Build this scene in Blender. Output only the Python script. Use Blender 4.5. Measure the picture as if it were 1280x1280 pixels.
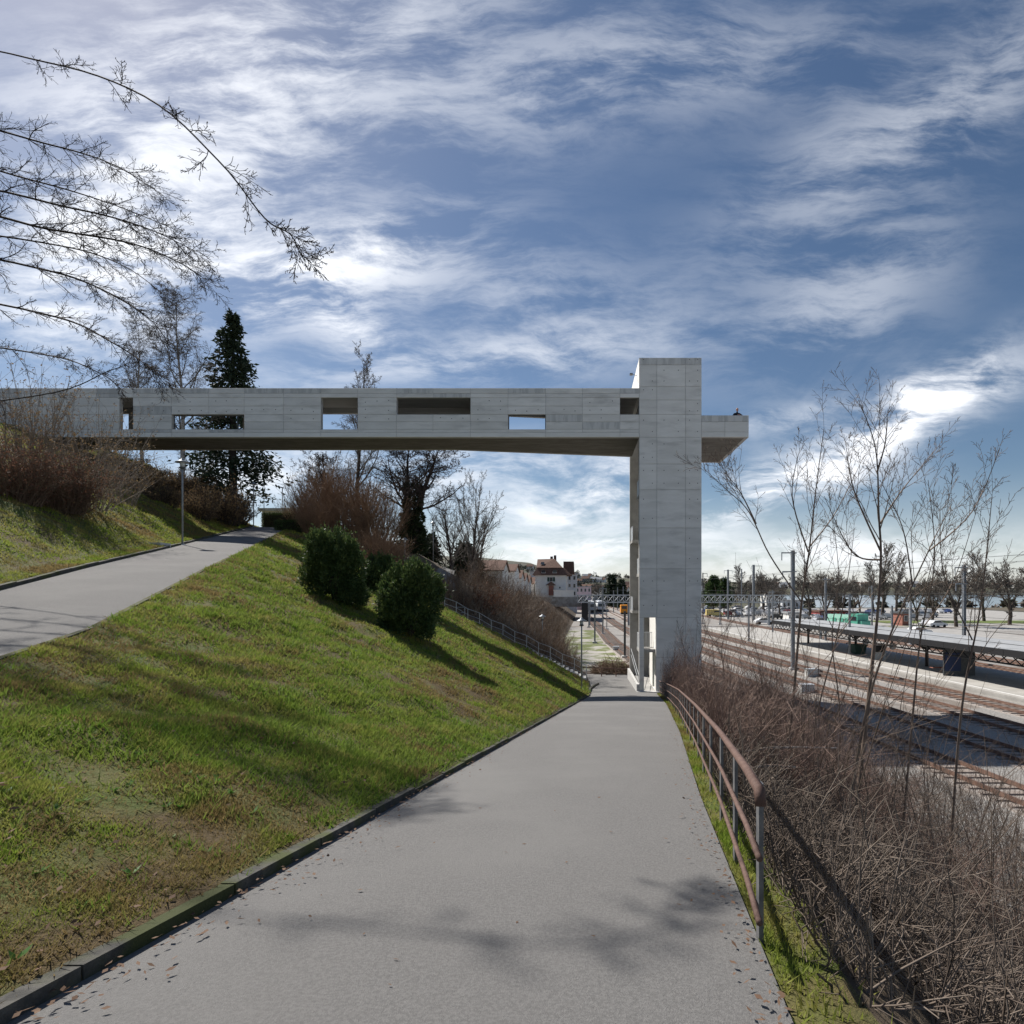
import bpy, bmesh, math, random
import numpy as np
from mathutils import Vector, Matrix

for o in list(bpy.data.objects):
    bpy.data.objects.remove(o)
SC = bpy.context.scene
C = SC.collection
R = math.radians

# ------------------------------------------------------------------ camera
# metres; camera at the origin, looking along +Y, level, with a shift lens
F, CU, CV = 712.0, 728.0, 736.0
cam_d = bpy.data.cameras.new('camera')
cam = bpy.data.objects.new('camera', cam_d)
C.objects.link(cam)
cam.location = (0, 0, 0)
cam.rotation_euler = (R(90), 0, 0)
cam_d.sensor_width = 36.0
cam_d.lens = F / 1280 * 36
cam_d.shift_x = -(CU - 640) / 1280
cam_d.shift_y = (CV - 640) / 1280
cam_d.clip_start = 0.05
cam_d.clip_end = 20000
SC.camera = cam

# ------------------------------------------------------------------ sky, sun, exposure
SUN_AZ, SUN_EL = R(-47), R(46)      # azimuth from +Y towards +X
world = bpy.data.worlds.new('World')
SC.world = world
world.use_nodes = True
W = world.node_tree
W.nodes.clear()

def wn(kind, **kw):
    n = W.nodes.new(kind)
    for k, v in kw.items():
        setattr(n, k, v)
    return n

def wmath(op, a, b=None, clamp=False):
    n = wn('ShaderNodeMath', operation=op, use_clamp=clamp)
    for i, s in enumerate((a, b)):
        if s is None:
            continue
        if isinstance(s, (int, float)):
            n.inputs[i].default_value = s
        else:
            W.links.new(s, n.inputs[i])
    return n.outputs[0]

def wsmooth(x, lo, hi):
    n = wn('ShaderNodeMapRange', interpolation_type='SMOOTHSTEP')
    W.links.new(x, n.inputs['Value'])
    n.inputs['From Min'].default_value = lo
    n.inputs['From Max'].default_value = hi
    return n.outputs[0]

def wcomb(a, b, c=0.0):
    n = wn('ShaderNodeCombineXYZ')
    for i, s in enumerate((a, b, c)):
        if isinstance(s, (int, float)):
            n.inputs[i].default_value = s
        else:
            W.links.new(s, n.inputs[i])
    return n.outputs[0]

def wnoise(vec, scale, detail, rough, dist=0.0, sx=1, sy=1, rot=0.0):
    m = wn('ShaderNodeMapping')
    m.inputs['Rotation'].default_value = (0, 0, rot)
    m.inputs['Scale'].default_value = (sx, sy, 1)
    W.links.new(vec, m.inputs['Vector'])
    n = wn('ShaderNodeTexNoise')
    n.inputs['Scale'].default_value = scale
    n.inputs['Detail'].default_value = detail
    n.inputs['Roughness'].default_value = rough
    n.inputs['Distortion'].default_value = dist
    W.links.new(m.outputs[0], n.inputs['Vector'])
    return n.outputs[0]

sky = wn('ShaderNodeTexSky', sky_type='NISHITA')
sky.sun_disc = False
sky.sun_elevation = SUN_EL
sky.sun_rotation = SUN_AZ
sky.altitude = 450
sky.air_density = 1.0
sky.dust_density = 0.6
sky.ozone_density = 1.6
tc = wn('ShaderNodeTexCoord')
sp = wn('ShaderNodeSeparateXYZ')
W.links.new(tc.outputs['Generated'], sp.inputs[0])
sx_, sy_, sz_ = sp.outputs
zc = wmath('ADD', wmath('MAXIMUM', sz_, 0.0), 0.14)
plane = wcomb(wmath('DIVIDE', sx_, zc), wmath('DIVIDE', sy_, zc))
veil = wnoise(plane, 0.9, 7, 0.58, 0.15, 1.0, 0.5, R(-10))
fine = wnoise(plane, 3.4, 10, 0.68, 0.2, 1.0, 0.22, R(-10))
ya = wmath('MAXIMUM', sy_, 0.04)
a_ = wmath('DIVIDE', sx_, ya)
b_ = wmath('DIVIDE', sz_, ya)
ab0 = wcomb(a_, b_)
warp = wn('ShaderNodeTexNoise')
warp.inputs['Scale'].default_value = 4.0
warp.inputs['Detail'].default_value = 4
W.links.new(ab0, warp.inputs['Vector'])
wv = wn('ShaderNodeVectorMath', operation='MULTIPLY_ADD')
W.links.new(warp.outputs['Color'], wv.inputs[0])
wv.inputs[1].default_value = (0.12, 0.09, 0)
W.links.new(ab0, wv.inputs[2])
ab = wn('ShaderNodeVectorMath', operation='ADD')
W.links.new(wv.outputs[0], ab.inputs[0])
ab.inputs[1].default_value = (-0.06, -0.045, 0)
# the cirrus banks of the day: centre, half size and tilt as directions (x/y, z/y)
BANKS = [  # u, v, half length, half width (photo pixels), tilt deg, weight
    (1070, 560, 190, 26, 24, 1.3), (1150, 505, 90, 22, 33, 1.2), (960, 615, 120, 18, 8, 0.7),
    (1010, 525, 110, 16, 12, 0.5), (720, 628, 105, 30, 12, 1.0), (600, 590, 120, 26, 5, 0.9), (770, 600, 40, 26, 50, 0.5),
    (440, 320, 130, 42, 14, 0.9), (440, 405, 60, 28, -30, 0.8), (340, 370, 60, 45, -20, 0.55),
    (650, 380, 190, 60, -8, 0.32), (1060, 370, 130, 65, 30, 0.36), (150, 340, 160, 90, 20, 1.0),
    (560, 455, 220, 26, 6, 0.5), (330, 590, 110, 30, 5, 0.9), (690, 690, 110, 14, 8, 0.75),
    (960, 695, 330, 22, 2, 0.8), (250, 120, 330, 130, 24, 0.8), (800, 90, 260, 60, 10, 0.35), (1150, 150, 240, 60, 32, 0.4),
]
tot = None
for (u, v, hl, hw, tilt, wt) in BANKS:
    m = wn('ShaderNodeMapping', vector_type='TEXTURE')
    m.inputs['Location'].default_value = ((u - CU) / F, (CV - v) / F, 0)
    m.inputs['Rotation'].default_value = (0, 0, R(tilt))
    m.inputs['Scale'].default_value = (hl / F, hw / F, 1)
    W.links.new(ab.outputs[0], m.inputs['Vector'])
    d = wn('ShaderNodeVectorMath', operation='DOT_PRODUCT')
    W.links.new(m.outputs[0], d.inputs[0])
    W.links.new(m.outputs[0], d.inputs[1])
    g = wmath('MULTIPLY', wmath('EXPONENT', wmath('MULTIPLY', d.outputs['Value'], -0.8)), wt)
    tot = g if tot is None else wmath('ADD', tot, g)
wisp = wnoise(ab.outputs[0], 6.0, 11, 0.66, 0.15, 0.5, 1.7, R(-18))
banks = wmath('MULTIPLY', tot, wsmooth(wisp, 0.38, 0.63))
banks = wmath('MULTIPLY', banks, wsmooth(sy_, 0.02, 0.25))
streak = wmath('MULTIPLY', wsmooth(veil, 0.46, 0.80), wsmooth(fine, 0.40, 0.70))
low = wmath('MULTIPLY', wsmooth(sz_, 0.18, 0.0), 0.40)
cl = wmath('ADD', wmath('MULTIPLY', streak, 0.27), banks)
cl = wmath('ADD', cl, low)
cl = wmath('MULTIPLY', cl, 0.92)
cl = wmath('MINIMUM', cl, 0.92)
bg1 = wn('ShaderNodeBackground')
hs = wn('ShaderNodeHueSaturation')
hs.inputs['Saturation'].default_value = 1.08
W.links.new(sky.outputs[0], hs.inputs['Color'])
W.links.new(hs.outputs[0], bg1.inputs[0])
bg1.inputs[1].default_value = 0.050
bg2 = wn('ShaderNodeBackground')
bg2.inputs[0].default_value = (0.94, 0.96, 1.0, 1)
bg2.inputs[1].default_value = 0.78
mx = wn('ShaderNodeMixShader')
W.links.new(cl, mx.inputs[0])
W.links.new(bg1.outputs[0], mx.inputs[1])
W.links.new(bg2.outputs[0], mx.inputs[2])
wo = wn('ShaderNodeOutputWorld')
W.links.new(mx.outputs[0], wo.inputs[0])

sun_d = bpy.data.lights.new('sun', 'SUN')
sun_d.energy = 4.2
sun_d.angle = R(0.7)
sun_d.color = (1.0, 0.95, 0.88)
sun = bpy.data.objects.new('sun', sun_d)
C.objects.link(sun)
sdir = Vector((math.sin(SUN_AZ) * math.cos(SUN_EL), math.cos(SUN_AZ) * math.cos(SUN_EL), math.sin(SUN_EL)))
sun.rotation_euler = sdir.to_track_quat('Z', 'Y').to_euler()
sun.location = sdir * 60

SC.view_settings.view_transform = 'Standard'
SC.view_settings.look = 'None'
SC.view_settings.exposure = 0.66
SC.view_settings.gamma = 1.0
SC.view_settings.use_curve_mapping = False
SC.render.resolution_x = 1024
SC.render.resolution_y = 1024
SC.render.engine = 'CYCLES'
SC.cycles.max_bounces = 6
SC.cycles.diffuse_bounces = 3

# ------------------------------------------------------------------ helpers
def at(u, v, d):
    return Vector(((u - CU) / F * d, d, (CV - v) / F * d))

def px(u, d):
    return (u - CU) / F * d

def pz(v, d):
    return (CV - v) / F * d

MATS = {}
def mat(name, col, col2=None, scale=4.0, rough=0.85, bump=0.0, bscale=None, metal=0.0, stretch=(1, 1, 1), lo=0.35, hi=0.65, detail=6,
        rnd=0.0, coord='pos', spec=0.3, trans=0.0, col3=None, scale3=0.3, lo3=0.45, hi3=0.6):
    """procedural material: two (or three) colours mixed by noise, fine bump, per-object value change"""
    m = bpy.data.materials.new(name)
    m.use_nodes = True
    nt = m.node_tree
    b = nt.nodes['Principled BSDF']
    b.inputs['Roughness'].default_value = rough
    b.inputs['Metallic'].default_value = metal
    b.inputs['Specular IOR Level'].default_value = spec
    L = nt.links.new
    if coord == 'pos':
        g = nt.nodes.new('ShaderNodeNewGeometry').outputs['Position']
    else:
        g = nt.nodes.new('ShaderNodeTexCoord').outputs['Object']
    mp = nt.nodes.new('ShaderNodeMapping')
    mp.inputs['Scale'].default_value = stretch
    L(g, mp.inputs['Vector'])
    def noise(s, d=detail, r=0.6):
        n = nt.nodes.new('ShaderNodeTexNoise')
        n.inputs['Scale'].default_value = s
        n.inputs['Detail'].default_value = d
        n.inputs['Roughness'].default_value = r
        L(mp.outputs[0], n.inputs['Vector'])
        return n.outputs[0]
    def ramp(x, lo, hi):
        n = nt.nodes.new('ShaderNodeMapRange')
        n.interpolation_type = 'SMOOTHSTEP'
        n.inputs['From Min'].default_value = lo
        n.inputs['From Max'].default_value = hi
        L(x, n.inputs['Value'])
        return n.outputs[0]
    def mix(f, a, c):
        n = nt.nodes.new('ShaderNodeMix')
        n.data_type = 'RGBA'
        L(f, n.inputs['Factor'])
        for s, i in ((a, 6), (c, 7)):
            if isinstance(s, tuple):
                n.inputs[i].default_value = (*s, 1)
            else:
                L(s, n.inputs[i])
        return n.outputs[2]
    out = col
    if col2 is not None:
        out = mix(ramp(noise(scale), lo, hi), col, col2)
    if col3 is not None:
        out = mix(ramp(noise(scale3, 4), lo3, hi3), out, col3)
    if rnd:
        oi = nt.nodes.new('ShaderNodeObjectInfo')
        mr = nt.nodes.new('ShaderNodeMapRange')
        mr.inputs['To Min'].default_value = 1 - rnd
        mr.inputs['To Max'].default_value = 1 + rnd
        L(oi.outputs['Random'], mr.inputs['Value'])
        hsv = nt.nodes.new('ShaderNodeHueSaturation')
        L(mr.outputs[0], hsv.inputs['Value'])
        if isinstance(out, tuple):
            hsv.inputs['Color'].default_value = (*out, 1)
        else:
            L(out, hsv.inputs['Color'])
        out = hsv.outputs[0]
    if isinstance(out, tuple):
        b.inputs['Base Color'].default_value = (*out, 1)
    else:
        L(out, b.inputs['Base Color'])
    if bump:
        bn = nt.nodes.new('ShaderNodeBump')
        bn.inputs['Strength'].default_value = bump
        bn.inputs['Distance'].default_value = 0.05
        L(noise(bscale or scale * 3, 5, 0.7), bn.inputs['Height'])
        L(bn.outputs[0], b.inputs['Normal'])
    if trans:
        t = nt.nodes.new('ShaderNodeBsdfTranslucent')
        if isinstance(out, tuple):
            t.inputs[0].default_value = (*out, 1)
        else:
            L(out, t.inputs[0])
        ms = nt.nodes.new('ShaderNodeMixShader')
        ms.inputs[0].default_value = trans
        L(b.outputs[0], ms.inputs[1])
        L(t.outputs[0], ms.inputs[2])
        L(ms.outputs[0], nt.nodes['Material Output'].inputs[0])
    MATS[name] = m
    return m

def tag(o, label=None, cat=None, group=None, kind=None):
    if label:
        o['label'] = label
    if cat:
        o['category'] = cat
    if group:
        o['group'] = group
    if kind:
        o['kind'] = kind
    return o

def thing(name, label, cat, loc=(0, 0, 0), rz=0.0, group=None):
    o = bpy.data.objects.new(name, None)
    C.objects.link(o)
    o.location = loc
    o.rotation_euler = (0, 0, rz)
    o.empty_display_size = 0.3
    return tag(o, label, cat, group)

def link(name, me, m=None, parent=None):
    o = bpy.data.objects.new(name, me)
    C.objects.link(o)
    if m is not None:
        if len(me.materials) == 0:
            me.materials.append(MATS[m] if isinstance(m, str) else m)
    if parent is not None:
        o.parent = parent
    return o

def copy_tree(o, parent=None):
    c = o.copy()
    C.objects.link(c)
    c.parent = parent
    for ch in list(o.children):
        copy_tree(ch, c)
    return c

class MB:
    """collects shapes; build() links them as one mesh object (world coordinates minus the parent's place)"""
    def __init__(s):
        s.v, s.f = [], []
    def box(s, x0, x1, y0, y1, z0, z1):
        n = len(s.v)
        s.v += [(x0, y0, z0), (x1, y0, z0), (x1, y1, z0), (x0, y1, z0), (x0, y0, z1), (x1, y0, z1), (x1, y1, z1), (x0, y1, z1)]
        s.f += [tuple(n + i for i in q) for q in ((0, 3, 2, 1), (4, 5, 6, 7), (0, 1, 5, 4), (1, 2, 6, 5), (2, 3, 7, 6), (3, 0, 4, 7))]
        return s
    def hexa(s, p):
        n = len(s.v)
        s.v += [tuple(q) for q in p]
        s.f += [tuple(n + i for i in q) for q in ((0, 3, 2, 1), (4, 5, 6, 7), (0, 1, 5, 4), (1, 2, 6, 5), (2, 3, 7, 6), (3, 0, 4, 7))]
        return s
    def poly(s, pts):
        n = len(s.v)
        s.v += [tuple(p) for p in pts]
        s.f.append(tuple(range(n, n + len(pts))))
        return s
    def prism(s, pts, vec):
        """planar outline swept along vec"""
        n, k = len(s.v), len(pts)
        s.v += [tuple(p) for p in pts] + [tuple(Vector(p) + Vector(vec)) for p in pts]
        s.f.append(tuple(range(n + k - 1, n - 1, -1)))
        s.f.append(tuple(range(n + k, n + 2 * k)))
        for i in range(k):
            j = (i + 1) % k
            s.f.append((n + i, n + j, n + k + j, n + k + i))
        return s
    def tube(s, pts, r, k=6, cap=True):
        pts = [Vector(p) for p in pts]
        if not isinstance(r, (list, tuple)):
            r = [r] * len(pts)
        n = len(s.v)
        for i, p in enumerate(pts):
            a = pts[max(i - 1, 0)]
            b = pts[min(i + 1, len(pts) - 1)]
            d = (b - a).normalized()
            e = d.orthogonal().normalized() if abs(d.z) > 0.98 else d.cross(Vector((0, 0, 1))).normalized()
            g = d.cross(e)
            for j in range(k):
                t = 2 * math.pi * j / k
                s.v.append(tuple(p + (e * math.cos(t) + g * math.sin(t)) * r[i]))
        for i in range(len(pts) - 1):
            for j in range(k):
                a, b = n + i * k + j, n + i * k + (j + 1) % k
                s.f.append((a, b, b + k, a + k))
        if cap:
            s.f.append(tuple(n + j for j in range(k - 1, -1, -1)))
            s.f.append(tuple(n + (len(pts) - 1) * k + j for j in range(k)))
        return s
    def lathe(s, prof, c=(0, 0, 0), k=12):
        n = len(s.v)
        for (r, z) in prof:
            for j in range(k):
                t = 2 * math.pi * j / k
                s.v.append((c[0] + r * math.cos(t), c[1] + r * math.sin(t), c[2] + z))
        for i in range(len(prof) - 1):
            for j in range(k):
                a, b = n + i * k + j, n + i * k + (j + 1) % k
                s.f.append((a, b, b + k, a + k))
        s.f.append(tuple(n + j for j in range(k - 1, -1, -1)))
        s.f.append(tuple(n + (len(prof) - 1) * k + j for j in range(k)))
        return s
    def wall(s, o, ux, x0, x1, z0, z1, th, holes=()):
        """wall standing on direction ux from point o (x along ux, thickness to the left of ux), with rectangular holes"""
        o, ux = Vector(o), Vector(ux).normalized()
        nrm = Vector((-ux.y, ux.x, 0)) * th
        xs = sorted({x0, x1} | {h[0] for h in holes} | {h[1] for h in holes})
        zs = sorted({z0, z1} | {h[2] for h in holes} | {h[3] for h in holes})
        xs = [x for x in xs if x0 <= x <= x1]
        zs = [z for z in zs if z0 <= z <= z1]
        nx, nz = len(xs) - 1, len(zs) - 1
        def solid(i, j):
            if i < 0 or j < 0 or i >= nx or j >= nz:
                return False
            cx, cz = (xs[i] + xs[i + 1]) / 2, (zs[j] + zs[j + 1]) / 2
            return not any(h[0] < cx < h[1] and h[2] < cz < h[3] for h in holes)
        idx = {}
        def V(i, j, b):
            key = (i, j, b)
            if key not in idx:
                idx[key] = len(s.v)
                p = o + ux * xs[i] + Vector((0, 0, zs[j])) + (nrm if b else Vector((0, 0, 0)))
                s.v.append(tuple(p))
            return idx[key]
        for i in range(nx):
            for j in range(nz):
                if not solid(i, j):
                    continue
                s.f.append((V(i, j, 0), V(i + 1, j, 0), V(i + 1, j + 1, 0), V(i, j + 1, 0)))
                s.f.append((V(i, j + 1, 1), V(i + 1, j + 1, 1), V(i + 1, j, 1), V(i, j, 1)))
                if not solid(i - 1, j):
                    s.f.append((V(i, j, 1), V(i, j, 0), V(i, j + 1, 0), V(i, j + 1, 1)))
                if not solid(i + 1, j):
                    s.f.append((V(i + 1, j, 0), V(i + 1, j, 1), V(i + 1, j + 1, 1), V(i + 1, j + 1, 0)))
                if not solid(i, j - 1):
                    s.f.append((V(i, j, 1), V(i + 1, j, 1), V(i + 1, j, 0), V(i, j, 0)))
                if not solid(i, j + 1):
                    s.f.append((V(i, j + 1, 0), V(i + 1, j + 1, 0), V(i + 1, j + 1, 1), V(i, j + 1, 1)))
        return s
    def build(s, name, m, parent=None, smooth=False, local=False):
        me = bpy.data.meshes.new(name)
        off = Vector((0, 0, 0))
        if parent is not None and not local:
            q = parent
            while q is not None:
                off += q.location
                q = q.parent
        me.from_pydata([(a - off.x, b - off.y, c - off.z) for a, b, c in s.v], [], s.f)
        if smooth:
            me.polygons.foreach_set('use_smooth', [True] * len(me.polygons))
        me.update()
        return link(name, me, m, parent)

def np_mesh(name, V, Fc):
    """fast mesh: V (n,3), Fc (m,k) all faces with the same k"""
    V = np.asarray(V, dtype=np.float32)
    Fc = np.asarray(Fc, dtype=np.int32)
    me = bpy.data.meshes.new(name)
    m, k = Fc.shape
    me.vertices.add(len(V))
    me.vertices.foreach_set('co', V.ravel())
    me.loops.add(m * k)
    me.loops.foreach_set('vertex_index', Fc.ravel())
    me.polygons.add(m)
    me.polygons.foreach_set('loop_start', np.arange(0, m * k, k, dtype=np.int32))
    me.polygons.foreach_set('loop_total', np.full(m, k, dtype=np.int32))
    me.update(calc_edges=True)
    return me

def segs_arrays(segs, k=3):
    """list of (p, q, r0, r1) -> vertex and face arrays of open tapered tubes"""
    P = np.array([(*s[0], *s[1], s[2], s[3]) for s in segs], dtype=np.float64)
    a, b, r0, r1 = P[:, 0:3], P[:, 3:6], P[:, 6], P[:, 7]
    d = b - a
    d /= np.maximum(np.linalg.norm(d, axis=1, keepdims=True), 1e-9)
    ref = np.where(np.abs(d[:, 2:3]) > 0.9, np.array([[1.0, 0, 0]]), np.array([[0, 0, 1.0]]))
    e = np.cross(d, ref)
    e /= np.maximum(np.linalg.norm(e, axis=1, keepdims=True), 1e-9)
    g = np.cross(d, e)
    n = len(P)
    V = np.zeros((n, 2 * k, 3))
    for j in range(k):
        t = 2 * math.pi * j / k
        o = e * math.cos(t) + g * math.sin(t)
        V[:, j] = a + o * r0[:, None]
        V[:, k + j] = b + o * r1[:, None]
    base = (np.arange(n) * 2 * k)[:, None]
    Fs = []
    for j in range(k):
        j2 = (j + 1) % k
        Fs.append(np.hstack([base + j, base + j2, base + k + j2, base + k + j]))
    return V.reshape(-1, 3), np.vstack(Fs)

def segs_mesh(name, segs):
    thick = [s for s in segs if s[2] > 0.035]
    thin = [s for s in segs if s[2] <= 0.035]
    Vs, Fs, n = [], [], 0
    for lst, k in ((thick, 7), (thin, 3)):
        if lst:
            V, Fc = segs_arrays(lst, k)
            Vs.append(V)
            Fs.append(Fc + n)
            n += len(V)
    me = np_mesh(name, np.vstack(Vs), np.vstack(Fs))
    me.polygons.foreach_set('use_smooth', np.ones(len(me.polygons), dtype=bool))
    return me

def leaf_arrays(P, D, N, L, Wd):
    """diamond leaves: base P, direction D, side vector N, length L, width Wd"""
    P, D, N = map(np.asarray, (P, D, N))
    L = np.asarray(L)[:, None]
    Wd = np.asarray(Wd)[:, None]
    V = np.stack([P, P + D * L * 0.45 + N * Wd, P + D * L, P + D * L * 0.45 - N * Wd], axis=1).reshape(-1, 3)
    b = (np.arange(len(P)) * 4)[:, None]
    return V, np.hstack([b, b + 1, b + 2, b + 3])

def unit(a):
    return a / np.maximum(np.linalg.norm(a, axis=1, keepdims=True), 1e-9)
# ------------------------------------------------------------------ materials
mat('asphalt', (0.150, 0.146, 0.142), (0.200, 0.195, 0.189), 60, 0.92, 0.5, 140, col3=(0.20, 0.195, 0.188), scale3=0.45, lo3=0.42, hi3=0.72)
mat('kerb', (0.055, 0.054, 0.050), (0.105, 0.10, 0.090), 12, 0.9, 0.4, 60, rnd=0.2, col3=(0.06, 0.07, 0.025), scale3=1.5)
mat('concrete', (0.705, 0.688, 0.648), (0.79, 0.773, 0.735), 1.5, 0.85, 0.15, 30, stretch=(0.4, 1, 1.5), rnd=0.06, col3=(0.57, 0.556, 0.525), scale3=1.0, lo3=0.50, hi3=0.74, detail=11)
mat('concrete_stained', (0.62, 0.615, 0.595), (0.36, 0.355, 0.34), 2.2, 0.85, 0.2, 26, stretch=(2.6, 1, 0.35), rnd=0.05, lo=0.52, hi=0.74, detail=9, col3=(0.50, 0.50, 0.485), scale3=1.3)
mat('concrete_pale', (0.74, 0.725, 0.685), (0.81, 0.795, 0.755), 2.0, 0.8, 0.1, 30, stretch=(0.3, 1, 2), rnd=0.04)
mat('concrete_raw', (0.46, 0.455, 0.44), (0.56, 0.555, 0.54), 1.6, 0.88, 0.2, 22, stretch=(0.16, 1, 4.0), detail=9)
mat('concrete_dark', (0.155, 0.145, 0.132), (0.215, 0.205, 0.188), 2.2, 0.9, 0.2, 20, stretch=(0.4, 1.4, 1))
mat('concrete_inner_shade', (0.30, 0.295, 0.28), (0.38, 0.37, 0.355), 1.6, 0.9, 0.2, 22)  # raw concrete made darker: the stairwell's shade is put into the colour
mat('hole', (0.06, 0.06, 0.06))
mat('soil', (0.090, 0.118, 0.026), (0.140, 0.125, 0.046), 2.4, 0.95, 0.9, 26, col3=(0.110, 0.078, 0.038), scale3=0.5, lo3=0.47, hi3=0.62)
mat('grass', (0.195, 0.275, 0.038), (0.305, 0.295, 0.085), 1.7, 0.75, col3=(0.235, 0.175, 0.075), scale3=0.42, lo3=0.43, hi3=0.62, trans=0.45, spec=0.12)
mat('straw', (0.30, 0.235, 0.11), (0.22, 0.155, 0.07), 2.5, 0.85, trans=0.35, spec=0.1)
mat('tuft', (0.130, 0.215, 0.030), (0.205, 0.260, 0.055), 1.2, 0.7, trans=0.45, spec=0.12)
mat('weed', (0.10, 0.22, 0.03), (0.07, 0.17, 0.025), 6, 0.6, trans=0.3)
mat('litter', (0.070, 0.052, 0.036), (0.11, 0.085, 0.058), 3, 0.95, 0.8, 20)
mat('dry_leaf', (0.20, 0.125, 0.08), (0.13, 0.075, 0.048), 5, 0.8, trans=0.2)
mat('ballast', (0.235, 0.222, 0.205), (0.335, 0.322, 0.305), 7, 0.95, 0.8, 30, col3=(0.20, 0.168, 0.142), scale3=0.25, lo3=0.46, hi3=0.66)
mat('yard_grass', (0.125, 0.145, 0.05), (0.36, 0.34, 0.31), 0.35, 0.95, 0.5, 20, lo=0.42, hi=0.6)
mat('far_land', (0.075, 0.085, 0.045), (0.115, 0.095, 0.07), 0.02, 0.95, col3=(0.06, 0.062, 0.05), scale3=0.011)
mat('paving', (0.36, 0.345, 0.32), (0.44, 0.425, 0.395), 0.8, 0.9, 0.1, 30)
mat('parking', (0.30, 0.29, 0.275), (0.38, 0.365, 0.345), 0.5, 0.9)
mat('twig_dusk', (0.105, 0.080, 0.064), (0.190, 0.155, 0.126), 1.5, 0.95)
mat('twig_warm', (0.185, 0.118, 0.078), (0.265, 0.175, 0.115), 1.3, 0.95)
mat('park_lawn', (0.115, 0.16, 0.04), (0.15, 0.165, 0.065), 0.3, 0.95)
mat('white_paint', (0.74, 0.74, 0.72), (0.62, 0.62, 0.60), 8, 0.7)
mat('rail', (0.135, 0.078, 0.058), (0.20, 0.125, 0.095), 3, 0.6, metal=0.2)
mat('sleeper', (0.22, 0.18, 0.155), (0.30, 0.255, 0.225), 2, 0.9)
mat('steel', (0.24, 0.26, 0.285), (0.31, 0.33, 0.35), 5, 0.5, metal=0.4)
mat('galv', (0.42, 0.45, 0.47), (0.52, 0.54, 0.56), 6, 0.5, metal=0.3)
mat('steel_dark', (0.085, 0.09, 0.095), (0.12, 0.125, 0.13), 6, 0.5, metal=0.3)
mat('rust', (0.105, 0.062, 0.050), (0.150, 0.094, 0.076), 16, 0.75, 0.2, 60)
mat('post_steel', (0.13, 0.135, 0.145), (0.20, 0.20, 0.205), 12, 0.6, metal=0.3)
mat('lamp_glass', (0.62, 0.64, 0.64), rough=0.25)
mat('bark', (0.060, 0.047, 0.038), (0.10, 0.082, 0.068), 6, 0.95, 0.5, 30)
mat('bark_dark', (0.038, 0.029, 0.027), (0.066, 0.052, 0.047), 8, 0.95)
mat('bark_grey', (0.12, 0.105, 0.09), (0.185, 0.165, 0.145), 5, 0.95, 0.4, 30)
mat('bark_birch', (0.40, 0.37, 0.34), (0.15, 0.125, 0.11), 5, 0.9, stretch=(1, 1, 3), lo=0.5, hi=0.62)
mat('sapling', (0.20, 0.155, 0.12), (0.13, 0.095, 0.078), 3, 0.85)
mat('twig_brown', (0.145, 0.098, 0.070), (0.22, 0.155, 0.108), 1.3, 0.95)
mat('twig_grey', (0.20, 0.165, 0.135), (0.30, 0.255, 0.21), 1.5, 0.95)
mat('twig_red', (0.160, 0.102, 0.084), (0.270, 0.195, 0.158), 0.9, 0.9)
mat('twig_ochre', (0.25, 0.18, 0.105), (0.33, 0.25, 0.15), 1.2, 0.95)
mat('yew', (0.046, 0.082, 0.027), (0.082, 0.125, 0.040), 1.6, 0.6, trans=0.2)
mat('yew_light', (0.10, 0.14, 0.04), (0.14, 0.17, 0.055), 2.5, 0.6, trans=0.3)
mat('conifer', (0.022, 0.038, 0.020), (0.042, 0.058, 0.030), 0.8, 0.7, trans=0.12)
mat('ivy', (0.026, 0.042, 0.018), (0.048, 0.066, 0.026), 1.8, 0.6, trans=0.15)
mat('hedge', (0.045, 0.075, 0.022), (0.085, 0.11, 0.04), 2.2, 0.7, trans=0.15)
mat('beech_leaf', (0.20, 0.098, 0.062), (0.13, 0.070, 0.048), 2, 0.8, trans=0.3)
mat('bud_leaf', (0.20, 0.13, 0.075), (0.27, 0.19, 0.095), 2, 0.8, trans=0.3)
mat('plaster', (0.72, 0.70, 0.665), (0.79, 0.775, 0.74), 0.6, 0.9, 0.1, 20)
mat('plaster_grey', (0.50, 0.51, 0.53), (0.57, 0.58, 0.60), 0.6, 0.9)
mat('plaster_pink', (0.66, 0.50, 0.52), (0.72, 0.56, 0.575), 0.6, 0.9)
mat('plaster_mix', (0.60, 0.57, 0.52), (0.70, 0.68, 0.65), 0.05, 0.9, rnd=0.25)
mat('rooftile', (0.115, 0.066, 0.050), (0.165, 0.098, 0.074), 2.5, 0.9, 0.4, 14, rnd=0.12)
mat('window_glass', (0.035, 0.042, 0.05), rough=0.12, spec=0.6)
mat('shutter', (0.035, 0.075, 0.06))
mat('stone_wall', (0.25, 0.235, 0.215), (0.38, 0.36, 0.335), 1.4, 0.95, 0.5, 8)
mat('stone_block', (0.27, 0.25, 0.225), (0.40, 0.375, 0.345), 1.4, 0.95, 0.5, 8, rnd=0.25)
mat('red_paint', (0.42, 0.07, 0.06), (0.35, 0.06, 0.055), 2)
mat('brick_red', (0.27, 0.11, 0.08), (0.33, 0.15, 0.11), 2)
mat('green_paint', (0.10, 0.42, 0.29), (0.13, 0.48, 0.35), 1.5, 0.45)
mat('pale_green_paint', (0.36, 0.68, 0.54), (0.43, 0.74, 0.61), 1.5, 0.45)
mat('orange_paint', (0.80, 0.32, 0.04))
mat('yellow_paint', (0.72, 0.58, 0.22))
mat('black_paint', (0.025, 0.025, 0.027), rough=0.5)
mat('blue_paint', (0.03, 0.045, 0.11), rough=0.4)
mat('train_white', (0.72, 0.74, 0.76), rough=0.35)
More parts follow.
